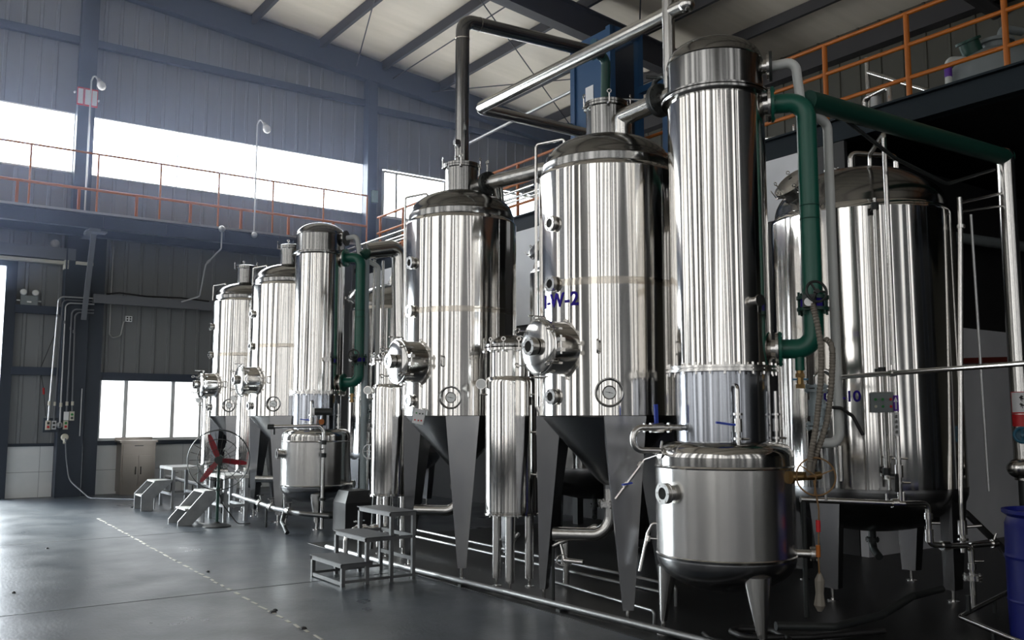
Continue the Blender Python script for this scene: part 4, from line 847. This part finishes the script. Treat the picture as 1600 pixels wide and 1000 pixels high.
# ================================================================== FAN
fx, fy, fz = 4.27, 13.42, .965
t = thing('pedestal_fan', 'pedestal fan with wire guard, three dark red blades and green pole', 'fan', (fx, fy, 0))
d = Vector((-.33, -.94, -.02)).normalized(); x, y, z = frame(d); h = Vector((fx, fy, fz)) + d * .07
mb = MB(); mb.lathe([(.20, 0), (.20, .012), (.16, .03), (.05, .05), (.03, .07)], (fx, fy, 0), (0, 0, 1), 32); mb.build('base', 'black', t, True)
mb = MB(); mb.cyl((fx, fy, .05), (fx, fy, fz - .05), .021); mb.cyl((fx, fy, .5), (fx, fy, .56), .03); mb.build('pole', 'darkgreen', t, True)
mb = MB(); mb.lathe([(.03, -.16), (.06, -.14), (.065, -.02), (.04, .0)], Vector((fx, fy, fz)), d, 24); mb.cyl((fx, fy, fz - .08), (fx, fy, fz), .03); mb.build('motor', 'darkgreen', t, True)
mb = MB()
for R_, off in ((.435, 0), (.43, .05), (.30, .075), (.16, .09), (.30, -.06), (.435, -.02)): mb.torus(h + z * off, d, R_, .0035 if R_ < .42 else .006, 48, 6)
for k in range(22):
    a = 2 * PI * k / 22; u = x * math.cos(a) + y * math.sin(a); mb.tube([h + z * .098 + u * .05, h + z * .09 + u * .16, h + z * .075 + u * .30, h + z * .02 + u * .435, h - z * .06 + u * .30, h - z * .09 + u * .10], .0022, .02, 5, 3)
mb.cyl(h + z * .085, h + z * .10, .055); mb.build('guard', 'iron', t, True)
for a in (112, 232, 352):
    a = math.radians(a); mb = MB(); vs = []
    # direction measured in the guard plane: right is +s, up is +u
    s = Vector((-d.y, d.x, 0)).normalized(); u = d.cross(s) if d.cross(s).z > 0 else -d.cross(s)
    s = s if s.dot(Vector((.815, -.579, 0))) > 0 else -s
    r_ = s * math.cos(a) + u * math.sin(a); q = d.cross(r_)
    n_ = 8
    for k in range(n_ + 1):
        f = k / n_; rr = .035 + .36 * f; w = (.020 + .024 * math.sin(PI * (f * .8 + .15))) * (1 if f < .9 else .75); tw = .5 - .3 * f
        for sg in (-1, 1):
            for th in (-.003, .003): vs.append(h + r_ * rr + q * (sg * w * math.cos(tw)) + z * (sg * w * math.sin(tw) * .6 + th + .01))
    fs = []
    for k in range(n_):
        a0, b0 = 4 * k, 4 * k + 4
        fs += [(a0, b0, b0 + 2, a0 + 2), (a0 + 1, a0 + 3, b0 + 3, b0 + 1), (a0, a0 + 1, b0 + 1, b0), (a0 + 2, b0 + 2, b0 + 3, a0 + 3)]
    fs += [(0, 2, 3, 1), (4 * n_, 4 * n_ + 1, 4 * n_ + 3, 4 * n_ + 2)]
    mb.add(vs, fs); mb.build('blade', 'blade', t, True)
mb = MB(); mb.lathe([(.045, -.05), (.045, .02), (.02, .035)], h, d, 20); mb.build('hub', 'blade', t, True)
mb = MB(); mb.tube([(fx, fy + .02, .55), (fx + .10, fy + .06, .30), (fx + .30, fy - .02, .02), (fx + .48, fy - .05, .02)], .008, .1, 8); mb.build('power_cord', 'black', t, True)

# ================================================================== CABINET
t = thing('sink_cabinet', 'stainless cabinet with drawer and two doors under the low window', 'cabinet', (4.62, 20.0, 0))
x0, x1, y0, y1 = 4.30, 4.97, 19.76, 20.22
mb = MB(); mb.span((x0, y0 + .02, .06), (x1, y1, 1.06)); mb.span((x0 + .02, y0 + .05, 0), (x1 - .02, y1, .06)); mb.build('body', 'cab', t, True)
mb = MB(); mb.span((x0 - .04, y0 - .03, 1.06), (x1 + .03, y1, 1.10)); mb.span((x0 - .04, y1 - .02, 1.10), (x1 + .03, y1, 1.16)); mb.build('worktop', 'cab', t, True)
mb = MB(); mb.span((x0 + .03, y0, .82), (x1 - .03, y0 + .02, 1.02)); dw = mb.build('drawer', 'cab', t, True)
mb = MB(); mb.span((x0 + .25, y0 - .012, .985), (x0 + .42, y0, 1.0)); mb.build('handle', 'iron', dw, True)
for a, b, hx in ((x0 + .03, (x0 + x1) / 2 - .004, (x0 + x1) / 2 - .05), ((x0 + x1) / 2 + .004, x1 - .03, (x0 + x1) / 2 + .05)):
    mb = MB(); mb.span((a, y0, .10), (b, y0 + .02, .79)); dr = mb.build('door', 'cab', t, True)
    mb = MB(); mb.tube([(hx, y0, .42), (hx, y0 - .03, .42), (hx, y0 - .03, .56), (hx, y0, .56)], .008, .015, 8); mb.build('handle', 'iron', dr, True)

# ================================================================== DRUM, MOTOR COVER, BOXES
t = thing('plastic_drum', 'tall blue plastic drum cut off by the right edge of the frame', 'drum', (6.86, 3.10, 0))
mb = MB(); mb.lathe([(.26, 0), (.285, .02), (.29, .30), (.295, .31), (.29, .32), (.29, .60), (.296, .615), (.29, .63), (.285, .84), (.265, .89), (.285, .905), (.30, .915), (.30, .94), (.285, .94), (.27, .905), (.05, .905)], seg=56); mb.build('barrel', 'drum', t)
mb = MB(); mb.lathe([(.035, .90), (.035, .93), (.02, .935)], (.12, .05, 0), (0, 0, 1), 20); mb.build('bung', 'drum', t)
mb = MB(); vs = []
for k in range(9):
    a = math.radians(178 + 44 * k / 8)
    for zz in (.66, .80): vs.append((.292 * math.cos(a), .292 * math.sin(a), zz))
mb.add(vs, [(2 * k, 2 * k + 2, 2 * k + 3, 2 * k + 1) for k in range(8)]); mb.build('label', 'paper', t)
t = thing('pump_housing', 'dark sheet-metal housing on the floor right of the far condenser vessel', 'housing', (5.60, 11.66, 0))
mb = MB(); a = [(-.22, -.2), (.22, -.2), (.22, .2), (-.22, .2)]; mb.hexa([(x, y, .03) for x, y in a] + [(x, y, .42) for x, y in a]); mb.hexa([(x, y, .42) for x, y in a] + [(x * .72, y * .8, .58) for x, y in a]); mb.build('casing', 'dark_box', t)
for x, y in a: mb = MB(); mb.cyl((x * .85, y * .85, 0), (x * .85, y * .85, .04), .025); mb.build('foot', 'black', t)
t = thing('tag_box', 'small white button box tilted at the lower edge of the tank behind the stool', 'control box', (4.56, 8.0, 1.50))
rot = Matrix.Rotation(math.radians(-42), 3, 'Z') @ Matrix.Rotation(math.radians(12), 3, 'Y')
mb = MB(); c = Vector((4.575, 8.06, 1.595)); mb.box(c, (.115, .03, .15), rot=rot); mb.build('case', 'paper', t, True)
mb = MB(); mb.bar(c + rot @ Vector((0, .01, .05)), (4.66, 8.10, 1.70), .02, .008); mb.build('bracket', 'steel_plain', t, True)
for dx, dz, m in ((-.03, .03, 'button_green'), (.005, .03, 'iron'), (.035, .035, 'iron'), (-.03, -.04, 'red'), (.005, -.04, 'red'), (.035, -.035, 'red')):
    mb = MB(); mb.cyl(c + rot @ Vector((dx, -.014, dz)), c + rot @ Vector((dx, -.020, dz)), .008, seg=10); mb.build('button', m, t, True)
t = thing('wheel_valve', 'floor-standing valve with a thin grey handwheel left of the receiver behind the stool', 'valve', (5.25, 9.95, 0))
mb = MB(); q = Vector((5.02, 10.05, 1.17)); n_ = Vector((-.75, -.6, 0)).normalized(); mb.torus(q, n_, .085, .008, 28, 6); xx, yy, zz = frame(n_)
for k in range(4): a = PI * k / 2; mb.cyl(q, q + (xx * math.cos(a) + yy * math.sin(a)) * .085, .005, seg=6)
mb.cyl(q, q - n_ * .16, .010, seg=8); mb.build('handwheel', 'galv', t, True)
mb = MB(); mb.tube([q - n_ * .16 + Vector((0, 0, .25)), q - n_ * .16, q - n_ * .16 + Vector((0, 0, -.5)), q - n_ * .10 - Vector((0, 0, 1.17))], .018, .05, 10); mb.cyl(q - n_ * .12, q - n_ * .2, .035); mb.build('stem', 'iron', t, True)
t = pipe('stool_valve_hose', 'bright valve with a lever handle on a bent pipe behind the middle step', [(4.26, 9.05, .0), (4.26, 9.05, .30), (4.36, 9.05, .40), (4.72, 9.2, .36), (5.0, 9.5, .36)], .026, 'steel_plain', .06, cat='valve')
mb = MB(); mb.cyl((4.40, 9.07, .393), (4.52, 9.12, .383), .042); mb.cyl((4.46, 9.09, .42), (4.45, 9.09, .47), .012); mb.bar((4.36, 9.06, .47), (4.50, 9.11, .47), .024, .012); mb.build('ball_valve', 'steel_plain', t, True)
mb = MB(); mb.cyl((4.62, 9.16, .37), (4.68, 9.18, .366), .045); mb.build('union', 'steel_plain', t, True)

# ================================================================== HOIST FRAME
t = thing('hoist_frame', 'bright blue steel hoist frame rising behind tank I-W-2', 'hoist frame', (9.05, 10.0, 0))
mb = MB(); mb.span((8.74, 9.78, 2.4), (8.77, 10.62, 7.4)); p = mb.build('side_panel', 'blue_steel', t, True)
mb = MB(); mb.span((8.732, 10.15, 6.35), (8.74, 10.33, 6.62)); mb.build('notice', 'paper', p, True)
for x, y in ((8.76, 9.78), (9.33, 9.78), (8.76, 10.62), (9.33, 10.62), (9.31, 9.17)):
    mb = MB(); mb.span((x - .05, y - .05, 2.2), (x + .05, y + .05, 7.42 if y > 9.5 else 6.6)); mb.build('post', 'blue_steel', t, True)
    mb = MB(); mb.span((x - .055, y - .055, 0), (x + .055, y + .055, 2.2)); mb.build('base_post', 'iron', t, True)
for p, q in (((8.76, 9.78, 7.37), (9.33, 9.78, 7.37)), ((8.76, 10.62, 7.37), (9.33, 10.62, 7.37)), ((9.33, 9.78, 7.37), (9.33, 10.62, 7.37)), ((9.33, 9.78, 6.52), (9.31, 9.17, 6.52)), ((8.76, 9.78, 4.6), (9.33, 9.78, 4.6)), ((8.76, 9.78, 2.4), (9.33, 9.78, 2.4))):
    mb = MB(); mb.bar(p, q, .10, .10); mb.build('beam', 'blue_steel', t, True)
mb = MB(); mb.span((9.30, 9.84, 2.4), (9.32, 10.56, 7.3)); mb.span((8.79, 10.56, 2.4), (9.30, 10.58, 7.3)); mb.build('rear_panel', 'dark_box', t, True)
for z in (5.3, 6.1): mb = MB(); mb.cyl((8.62, 10.66, z), (8.74, 10.64, z), .035); mb.build('guide_roller', 'iron', t, True)
mb = MB(); mb.cyl((8.9, 9.72, 6.3), (9.31, 9.16, 6.2), .012); mb.build('brace', 'galv', t, True)

# ================================================================== WALL FITTINGS (far wall)
CF = 19.94   # front of the big column's flange
def wbox(label, x, z, w, h, m, buttons, y=CF, name='switch_box'):
    t = thing(name, label, 'switch', (x, y, z - h / 2), 'push-button boxes on the far column')
    mb = MB(); mb.span((x - w / 2, y - .06, z - h / 2), (x + w / 2, y, z + h / 2)); mb.build('case', m, t, True)
    for dz, bm in buttons: mb = MB(); mb.cyl((x, y - .058, z + dz), (x, y - .078, z + dz), .024, seg=14); mb.build('button', bm, t, True)
    return t
mb = MB(); mb.span((2.86, CF - .02, 1.28), (3.15, CF + .02, 1.56)); one('mounting_plate', 'dark plate holding the two lower left switch boxes on the column', 'plate', mb, 'navy')
wbox('ivory switch box with black and red buttons, leftmost and lowest on the column', 2.945, 1.42, .085, .18, 'box_white', ((.04, 'iron'), (-.035, 'red')), CF - .02)
wbox('grey switch box with two black buttons, second from the left on the column', 3.045, 1.42, .08, .17, 'galv', ((.04, 'iron'), (-.035, 'iron')), CF - .02)
t = thing('round_switch', 'round grey rotary switch between the lower boxes on the column', 'switch', (3.155, CF, 1.34)); mb = MB(); mb.lathe([(.06, 0), (.06, .05), (.045, .055), (.03, .07)], (3.155, CF, 1.42), (0, -1, 0), 24); mb.build('case', 'galv', t, True); mb = MB(); mb.span((3.145, CF - .085, 1.38), (3.165, CF - .065, 1.46)); mb.build('knob', 'iron', t, True)
wbox('ivory switch box with green and red buttons, lowest right on the column', 3.26, 1.42, .085, .17, 'box_white', ((.04, 'button_green'), (-.03, 'red')))
wbox('plain white box, upper left of the pair on the column', 3.265, 1.60, .085, .17, 'dial', ())
wbox('ivory box with two dark buttons, upper right of the pair on the column', 3.365, 1.60, .085, .18, 'box_white', ((.03, 'button_green'), (-.04, 'iron')))
t = thing('wall_socket', 'pale round power socket low on the column with a cable plugged in', 'socket', (3.26, CF, 1.08))
mb = MB(); mb.lathe([(.07, 0), (.07, .04), (.05, .06)], (3.26, CF, 1.18), (0, -1, 0), 24); mb.cyl((3.26, CF - .05, 1.14), (3.25, CF - .09, 1.06), .03); mb.cyl((3.26, CF - .03, 1.18), (3.26, CF - .03, 1.05), .022); mb.build('socket_body', 'box_white', t, True)
pipe('power_cable', 'grey cable drooping from the column socket and trailing across the floor', [(3.26, CF - .10, 1.16), (3.30, CF - .08, .75), (3.36, CF - .12, .34), (3.65, 19.3, .012), (4.4, 18.4, .010), (4.3, 17.5, .010), (3.9, 17.0, .010)], .013, 'beam_grey', .25, 8, 'cable')
CG = 'steel conduits running up the far column'
for i, (xb, zb, xt, zt, r, lb) in enumerate(((2.945, 1.51, 3.02, 3.98, .016, 'bright steel conduit, leftmost on the column'), (3.045, 1.50, 3.09, 3.92, .014, 'thin dull conduit, second from the left on the column'), (3.155, 1.48, 3.15, 3.86, .016, 'bright steel conduit, third from the left on the column'), (3.265, 1.685, 3.27, 3.74, .016, 'dull conduit above the plain white box on the column'), (3.365, 1.69, 3.33, 3.68, .016, 'dull conduit, rightmost on the column'))):
    y = CF - .035; t = pipe('conduit', lb, [(xb, y, zb), (xt, y, zt), (3.68, y, zt + .01)], r, 'galv' if i in (0, 2) else 'beam_grey', .10, 10, 'conduit'); t['group'] = CG
    mb = MB(); mb.cyl((xb + .002, y, zb + .30 if i < 3 else zb + .12), (xb + .002, y, zb + .38 if i < 3 else zb + .20), r + .010); mb.build('coupling', 'box_white', t, True)
    mb = MB(); mb.cyl((xt - .004, y, zt - .42), (xt - .004, y, zt - .36), r + .008); mb.build('coupling', 'beam_grey', t, True)
mb = MB(); mb.span((3.655, CF - .09, 3.90), (6.9, CF + .02, 4.08)); one('cable_tray', 'grey covered cable tray running right from the column below the walkway', 'cable tray', mb, 'beam_grey')
mb = MB(); mb.span((3.66, CF + .02, 3.92), (3.74, YW - .03, 4.0)); mb.span((5.2, CF + .02, 3.92), (5.28, YW - .03, 4.0)); mb.build('tray_bracket', 'beam_grey', bpy.data.objects['cable_tray'], True)
mb = MB(); mb.cyl((3.53, CF - .02, 1.20), (3.53, CF - .02, 2.15), .010); one('thin_rod', 'thin bright rod fixed on the front of the column', 'rod', mb, 'galv')
t = pipe('pull_cord', 'thin dark cord with a red tip hanging left of the column', [(3.0, YW - .2, 3.2), (2.80, YW - .1, 2.55), (2.88, YW - .1, 2.1), (2.93, YW - .15, 1.6)], .006, 'black', .1, 6, 'cord')
mb = MB(); mb.cyl((2.875, YW - .1, 2.16), (2.885, YW - .1, 2.03), .02); mb.build('red_tip', 'red', t, True)
t = thing('emergency_light', 'grey twin-head emergency light on the wall left of the column', 'light', (2.53, YW - .05, 3.8))
mb = MB(); mb.span((2.38, YW - .12, 3.79), (2.68, YW - .03, 3.99)); mb.build('case', 'vessel_grey', t, True)
for x in (2.43, 2.64): mb = MB(); mb.lathe([(.02, 0), (.065, .02), (.065, .06), (.05, .07)], (x, YW - .08, 4.06), (-.1, -1, -.1), 20); mb.cyl((x, YW - .08, 3.98), (x, YW - .08, 4.05), .015); hd = mb.build('lamp_head', 'galv', t, True); mb = MB(); mb.lathe([(.05, .066), (.05, .074)], (x, YW - .08, 4.06), (-.1, -1, -.1), 20); mb.build('lamp_glass', 'lamp_glass', hd, True)
mb = MB(); mb.span((2.49, YW - .124, 3.85), (2.57, YW - .12, 3.88)); mb.build('status_panel', 'dial', t, True)
for x in (2.34, 2.72): mb = MB(); mb.cyl((x - .03, YW - .07, 3.89), (x + .03, YW - .07, 3.89), .016, seg=10); mb.build('cable_gland', 'dial', t, True)
t = thing('junction_box', 'small white square junction box on the wall above the low window', 'junction box', (4.43, YW - .03, 3.59))
mb = MB(); mb.span((4.365, YW - .07, 3.585), (4.495, YW - .02, 3.705)); mb.build('case', 'dial', t, True)
for x, z in ((4.40, 3.67), (4.46, 3.67), (4.40, 3.62), (4.46, 3.62)): mb = MB(); mb.cyl((x, YW - .068, z), (x, YW - .075, z), .018, seg=12); mb.build('knockout', 'iron', t, True)
pipe('wall_conduit', 'slim white conduit down the wall right of the column with a looped cable end', [(4.06, YW - .05, 5.15), (4.06, YW - .05, 3.30), (4.12, YW - .06, 3.23), (4.28, YW - .06, 3.28), (4.33, YW - .06, 3.58), (4.38, YW - .05, 3.61)], .014, 'galv', .06, 8, 'conduit')
pipe('cable_loop', 'black cables heaped along the top of the cable tray', [(3.9, CF - .03, 4.10), (4.15, CF - .06, 4.14), (4.7, CF - .03, 4.11), (5.4, CF - .05, 4.13), (6.0, CF - .03, 4.10)], .016, 'black', .2, 8, 'cable')
t = thing('notice_panel', 'red-framed notice panel with three white boards on the upper column', 'sign', (3.35, 19.9, 7.98))
yn_ = YW - .32
for k in range(3):
    x = 3.17 + k * .135; mb = MB(); mb.span((x, yn_ - .02, 8.0), (x + .125, yn_, 8.38)); f = mb.build('frame', 'red', t, True)
    mb = MB(); mb.span((x + .015, yn_ - .024, 8.03), (x + .11, yn_ - .018, 8.35)); mb.build('board', 'paper', f, True)
mb = MB(); mb.cyl((3.12, yn_, 8.25), (3.12, yn_ - .05, 8.25), .02); mb.cyl((3.58, yn_, 8.15), (3.58, yn_ - .05, 8.15), .02); split(mb, 'clip', 'paper', t)
def goose(label, x, y, z0, z1, dx):
    t = thing('goose_lamp', label, 'lamp', (x, y, z0), 'gooseneck lamps on tall conduits above the walkway')
    mb = MB(); mb.tube([(x, y, z0), (x, y, z1), (x + dx * .3, y - .05, z1 + .14), (x + dx, y - .12, z1 - .02)], .017, .08, 10); mb.build('stem', 'galv', t, True)
    mb = MB(); d = Vector((.35, -.3, -1)).normalized(); p = Vector((x + dx, y - .12, z1)); mb.lathe([(.03, -.04), (.04, 0), (.055, .03), (.06, .05)], p, d, 20); sh = mb.build('lamp_holder', 'galv', t, True)
    mb = MB(); mb.lathe([(.06, .05), (.085, .10), (.08, .16), (.05, .20), (.01, .215)], p, d, 24); mb.build('lamp_glass', 'lamp_glass', t, True)
    mb = MB(); mb.sphere((x, y - .01, z0 - .03), .065); mb.build('junction_ball', 'galv', t, True)
goose('gooseneck lamp above the red-framed notice panel', 3.40, 19.82, 5.68, 8.50, .13)
goose('gooseneck lamp on a tall conduit in front of the window strip', 6.62, 18.94, 5.52, 7.95, .12)
t = pipe('hanging_conduit', 'thin white conduit hanging in bends below the walkway', [(5.92, 18.93, 5.56), (5.92, 18.93, 5.12), (5.62, 18.97, 4.75), (5.62, 19.3, 4.12), (5.30, 19.5, 4.0)], .017, 'galv', .08, 8, 'conduit')
mb = MB(); mb.sphere((5.92, 18.93, 5.54), .07); mb.build('junction_ball', 'galv', t, True)
mb = MB(); mb.cyl((5.70, 18.96, 4.85), (5.65, 18.97, 4.79), .026); mb.build('coupling', 'galv', t, True)
t = thing('bulkhead_light', 'small bulkhead light under the walkway above the far door track', 'light', (2.95, YW - .1, 4.95))
mb = MB(); mb.lathe([(.09, 0), (.09, .03), (.08, .04)], (2.95, YW - .03, 5.1), (0, -1, 0), 24); mb.build('base', 'galv', t, True); mb = MB(); mb.lathe([(.075, .04), (.06, .09), (.02, .11)], (2.95, YW - .03, 5.1), (0, -1, 0), 24); mb.build('glass', 'lamp_glass', t, True)
mb = MB(); mb.span((9.93, YW - .37, 6.88), (10.08, YW - .25, 7.18)); one('wall_notice', 'pale green notice on the far column beside the window strip', 'sign', mb, mat('pale_green_notice', (.35, .50, .46), .5))

# ================================================================== HIGH LINES AND MEZZANINE CLUTTER
for i, (xx, z, r) in enumerate(((8.4, 5.24, .022), (8.55, 5.20, .022), (8.75, 5.22, .016))):
    t = pipe('service_pipe', ['uppermost of the three thin steel pipes running away past the far condenser head', 'middle one of the three thin steel pipes running away past the far condenser head', 'lowest of the three thin steel pipes running away past the far condenser head'][i], [(xx, 11.2, z), (xx, 18.9, z - .02)], r, 'steel_plain'); t['group'] = 'thin service pipes beside the mezzanine'
    for y in (11.3, 14.5, 17.5): mb = MB(); mb.bar((xx, y, z - r), (XM, y, z - .06), .03, .03); mb.build('bracket', 'navy', t, True)
pipe('brace_pipe', 'slender grey pipe slanting high behind the tank with the overhead pipe', [(9.3, 10.8, 7.02), (9.3, 14.6, 6.90), (9.55, 14.9, 5.25)], .028, 'galv')
t = thing('reactor_head', 'grey vessel head on the mezzanine behind the right-hand railing', 'vessel', (11.2, 5.35, 5.2))
mb = MB(); mb.lathe([(.62, 0), (.60, .52)] + [(.6 * math.cos(k * PI / 20), .52 + .42 * math.sin(k * PI / 20)) for k in range(9)] + [(.16, .93), (.16, 1.0), (.21, 1.0), (.21, 1.04)], seg=48); mb.build('head', 'vessel_grey', t)
mb = MB(); p = Vector((-.33, .12, .84)); mb.cyl(p, p + Vector((-.06, .02, .14)), .12); mb.lathe([(.15, 0), (.15, .03)], p + Vector((-.06, .02, .14)), (-.4, .1, 1), 24); mb.build('inspection_cover', 'darkgreen', t)
mb = MB(); mb.tube([(-.05, -.1, 1.0), (-.05, -.1, 1.16), (.25, -.2, 1.16)], .05, .08, 14); mb.build('nozzle', 'vessel_grey', t)
t = pipe('elbow_pipe', 'white pipe with an elbow standing on the mezzanine behind the railing', [(10.6, 5.65, 5.2), (10.6, 5.65, 5.96), (10.80, 5.52, 5.97), (10.98, 5.42, 5.92)], .042, 'white_pipe', .08)
mb = MB(); mb.lathe([(.045, 0), (.045, .16)], (10.6, 5.65, 5.74), (0, 0, 1), 16); mb.build('printed_band', 'violet', t, True)
t = pipe('sloping_pipe', 'bright thin pipe slanting down to the mezzanine edge, nearer of the two', [(10.6, 6.74, 6.16), (9.75, 5.30, 5.24)], .025, 'steel_plain')
mb = MB(); mb.cyl((10.6, 6.74, 5.2), (10.6, 6.74, 6.35), .03); mb.build('standpipe', 'steel_plain', t, True)
pipe('sloping_pipe', 'bright thin pipe slanting down to the mezzanine edge, farther of the two', [(10.4, 8.4, 5.62), (9.75, 7.15, 5.25)], .022, 'steel_plain')
t = pipe('loop_pipe', 'chrome looped pipe lying on the mezzanine edge', [(9.9, 6.35, 5.22), (9.9, 6.35, 5.52), (9.8, 5.95, 5.54), (9.8, 5.95, 5.24)], .035, 'steel_plain', .06)
mb = MB(); mb.cyl((9.9, 6.2, 5.2), (9.9, 6.2, 5.5), .06); mb.build('valve', 'galv', t, True)
t = pipe('edge_valves', 'chrome valve group on the mezzanine floor left of the green pipe', [(9.75, 7.6, 5.26), (9.75, 6.75, 5.26)], .04, 'steel_plain')
mb = MB(); mb.cyl((9.75, 7.4, 5.26), (9.75, 7.2, 5.26), .075); mb.cyl((9.75, 7.3, 5.26), (9.75, 7.3, 5.42), .02); mb.cyl((9.75, 7.0, 5.26), (9.75, 6.9, 5.26), .07); split(mb, 'valve', 'steel_plain', t)
pipe('edge_pipe', 'bright pipe lying along the mezzanine edge below the railing', [(9.68, 4.85, 5.245), (9.68, 6.6, 5.245)], .022, 'steel_plain')
t = pipe('red_pipe', 'dull red pipe along the white wall at the right', [(11.0, 6.12, 2.28), (13.4, 6.12, 2.40)], .04, mat('dull_red_paint', (.20, .03, .02), .5))
mb = MB()
for x in (11.3, 12.9): mb.span((x - .02, 6.12, 2.2), (x + .02, 6.2, 2.36))
split(mb, 'bracket', 'iron', t)
pipe('grey_duct', 'grey duct under the mezzanine above the white wall', [(9.9, 5.95, 3.80), (13.5, 5.95, 3.95)], .07, 'vessel_grey')
pipe('lagged_hose', 'dark cable sagging under the dark green header', [(6.2, yn + .05, 3.93), (6.8, yn + .02, 3.72), (7.6, yn + .02, 3.62), (8.5, yn + .05, 3.90)], .016, 'iron', .3, 8, 'cable')

# small valves in the dark under the tanks
t = pipe('valve_stub', 'pair of dim steel valve stubs on the floor right of the slim receiver', [(5.32, 6.93, 0), (5.32, 6.93, .52), (5.46, 6.80, .52), (5.46, 6.80, .02)], .03, 'steel_brush', .05, cat='valve')
mb = MB(); mb.cyl((5.32, 6.93, .30), (5.32, 6.93, .36), .05); mb.cyl((5.46, 6.80, .20), (5.46, 6.80, .26), .05); mb.cyl((5.32, 6.93, .16), (5.32, 6.93, .20), .048); split(mb, 'collar', 'steel_plain', t)
mb = MB(); mb.cyl((5.32, 6.93, .33), (5.22, 6.84, .34), .012); mb.torus((5.22, 6.84, .34), (.7, .7, 0), .035, .007, 18, 6); mb.build('handwheel', 'steel_plain', t, True)
t = pipe('drain_valve', 'small steel valve with ring wheel on a slanting pipe between the legs of tank I-W-2', [(4.93, 6.32, .48), (5.16, 6.02, .66), (5.20, 5.98, .62)], .022, 'steel_brush', .03, cat='valve')
mb = MB(); mb.cyl((4.97, 6.26, .50), (4.96, 6.20, .37), .014); mb.cyl((4.96, 6.20, .37), (5.02, 6.02, .37), .020); mb.torus((4.95, 6.22, .37), (-.5, -.85, 0), .045, .008, 22, 6); mb.cyl((4.95, 6.22, .33), (4.95, 6.22, .41), .006, seg=6); mb.build('ring_valve', 'steel_plain', t, True)
mb = MB(); mb.cyl((4.93, 6.32, .48), (4.93, 6.32, 0), .014); mb.build('support', 'iron', t, True)
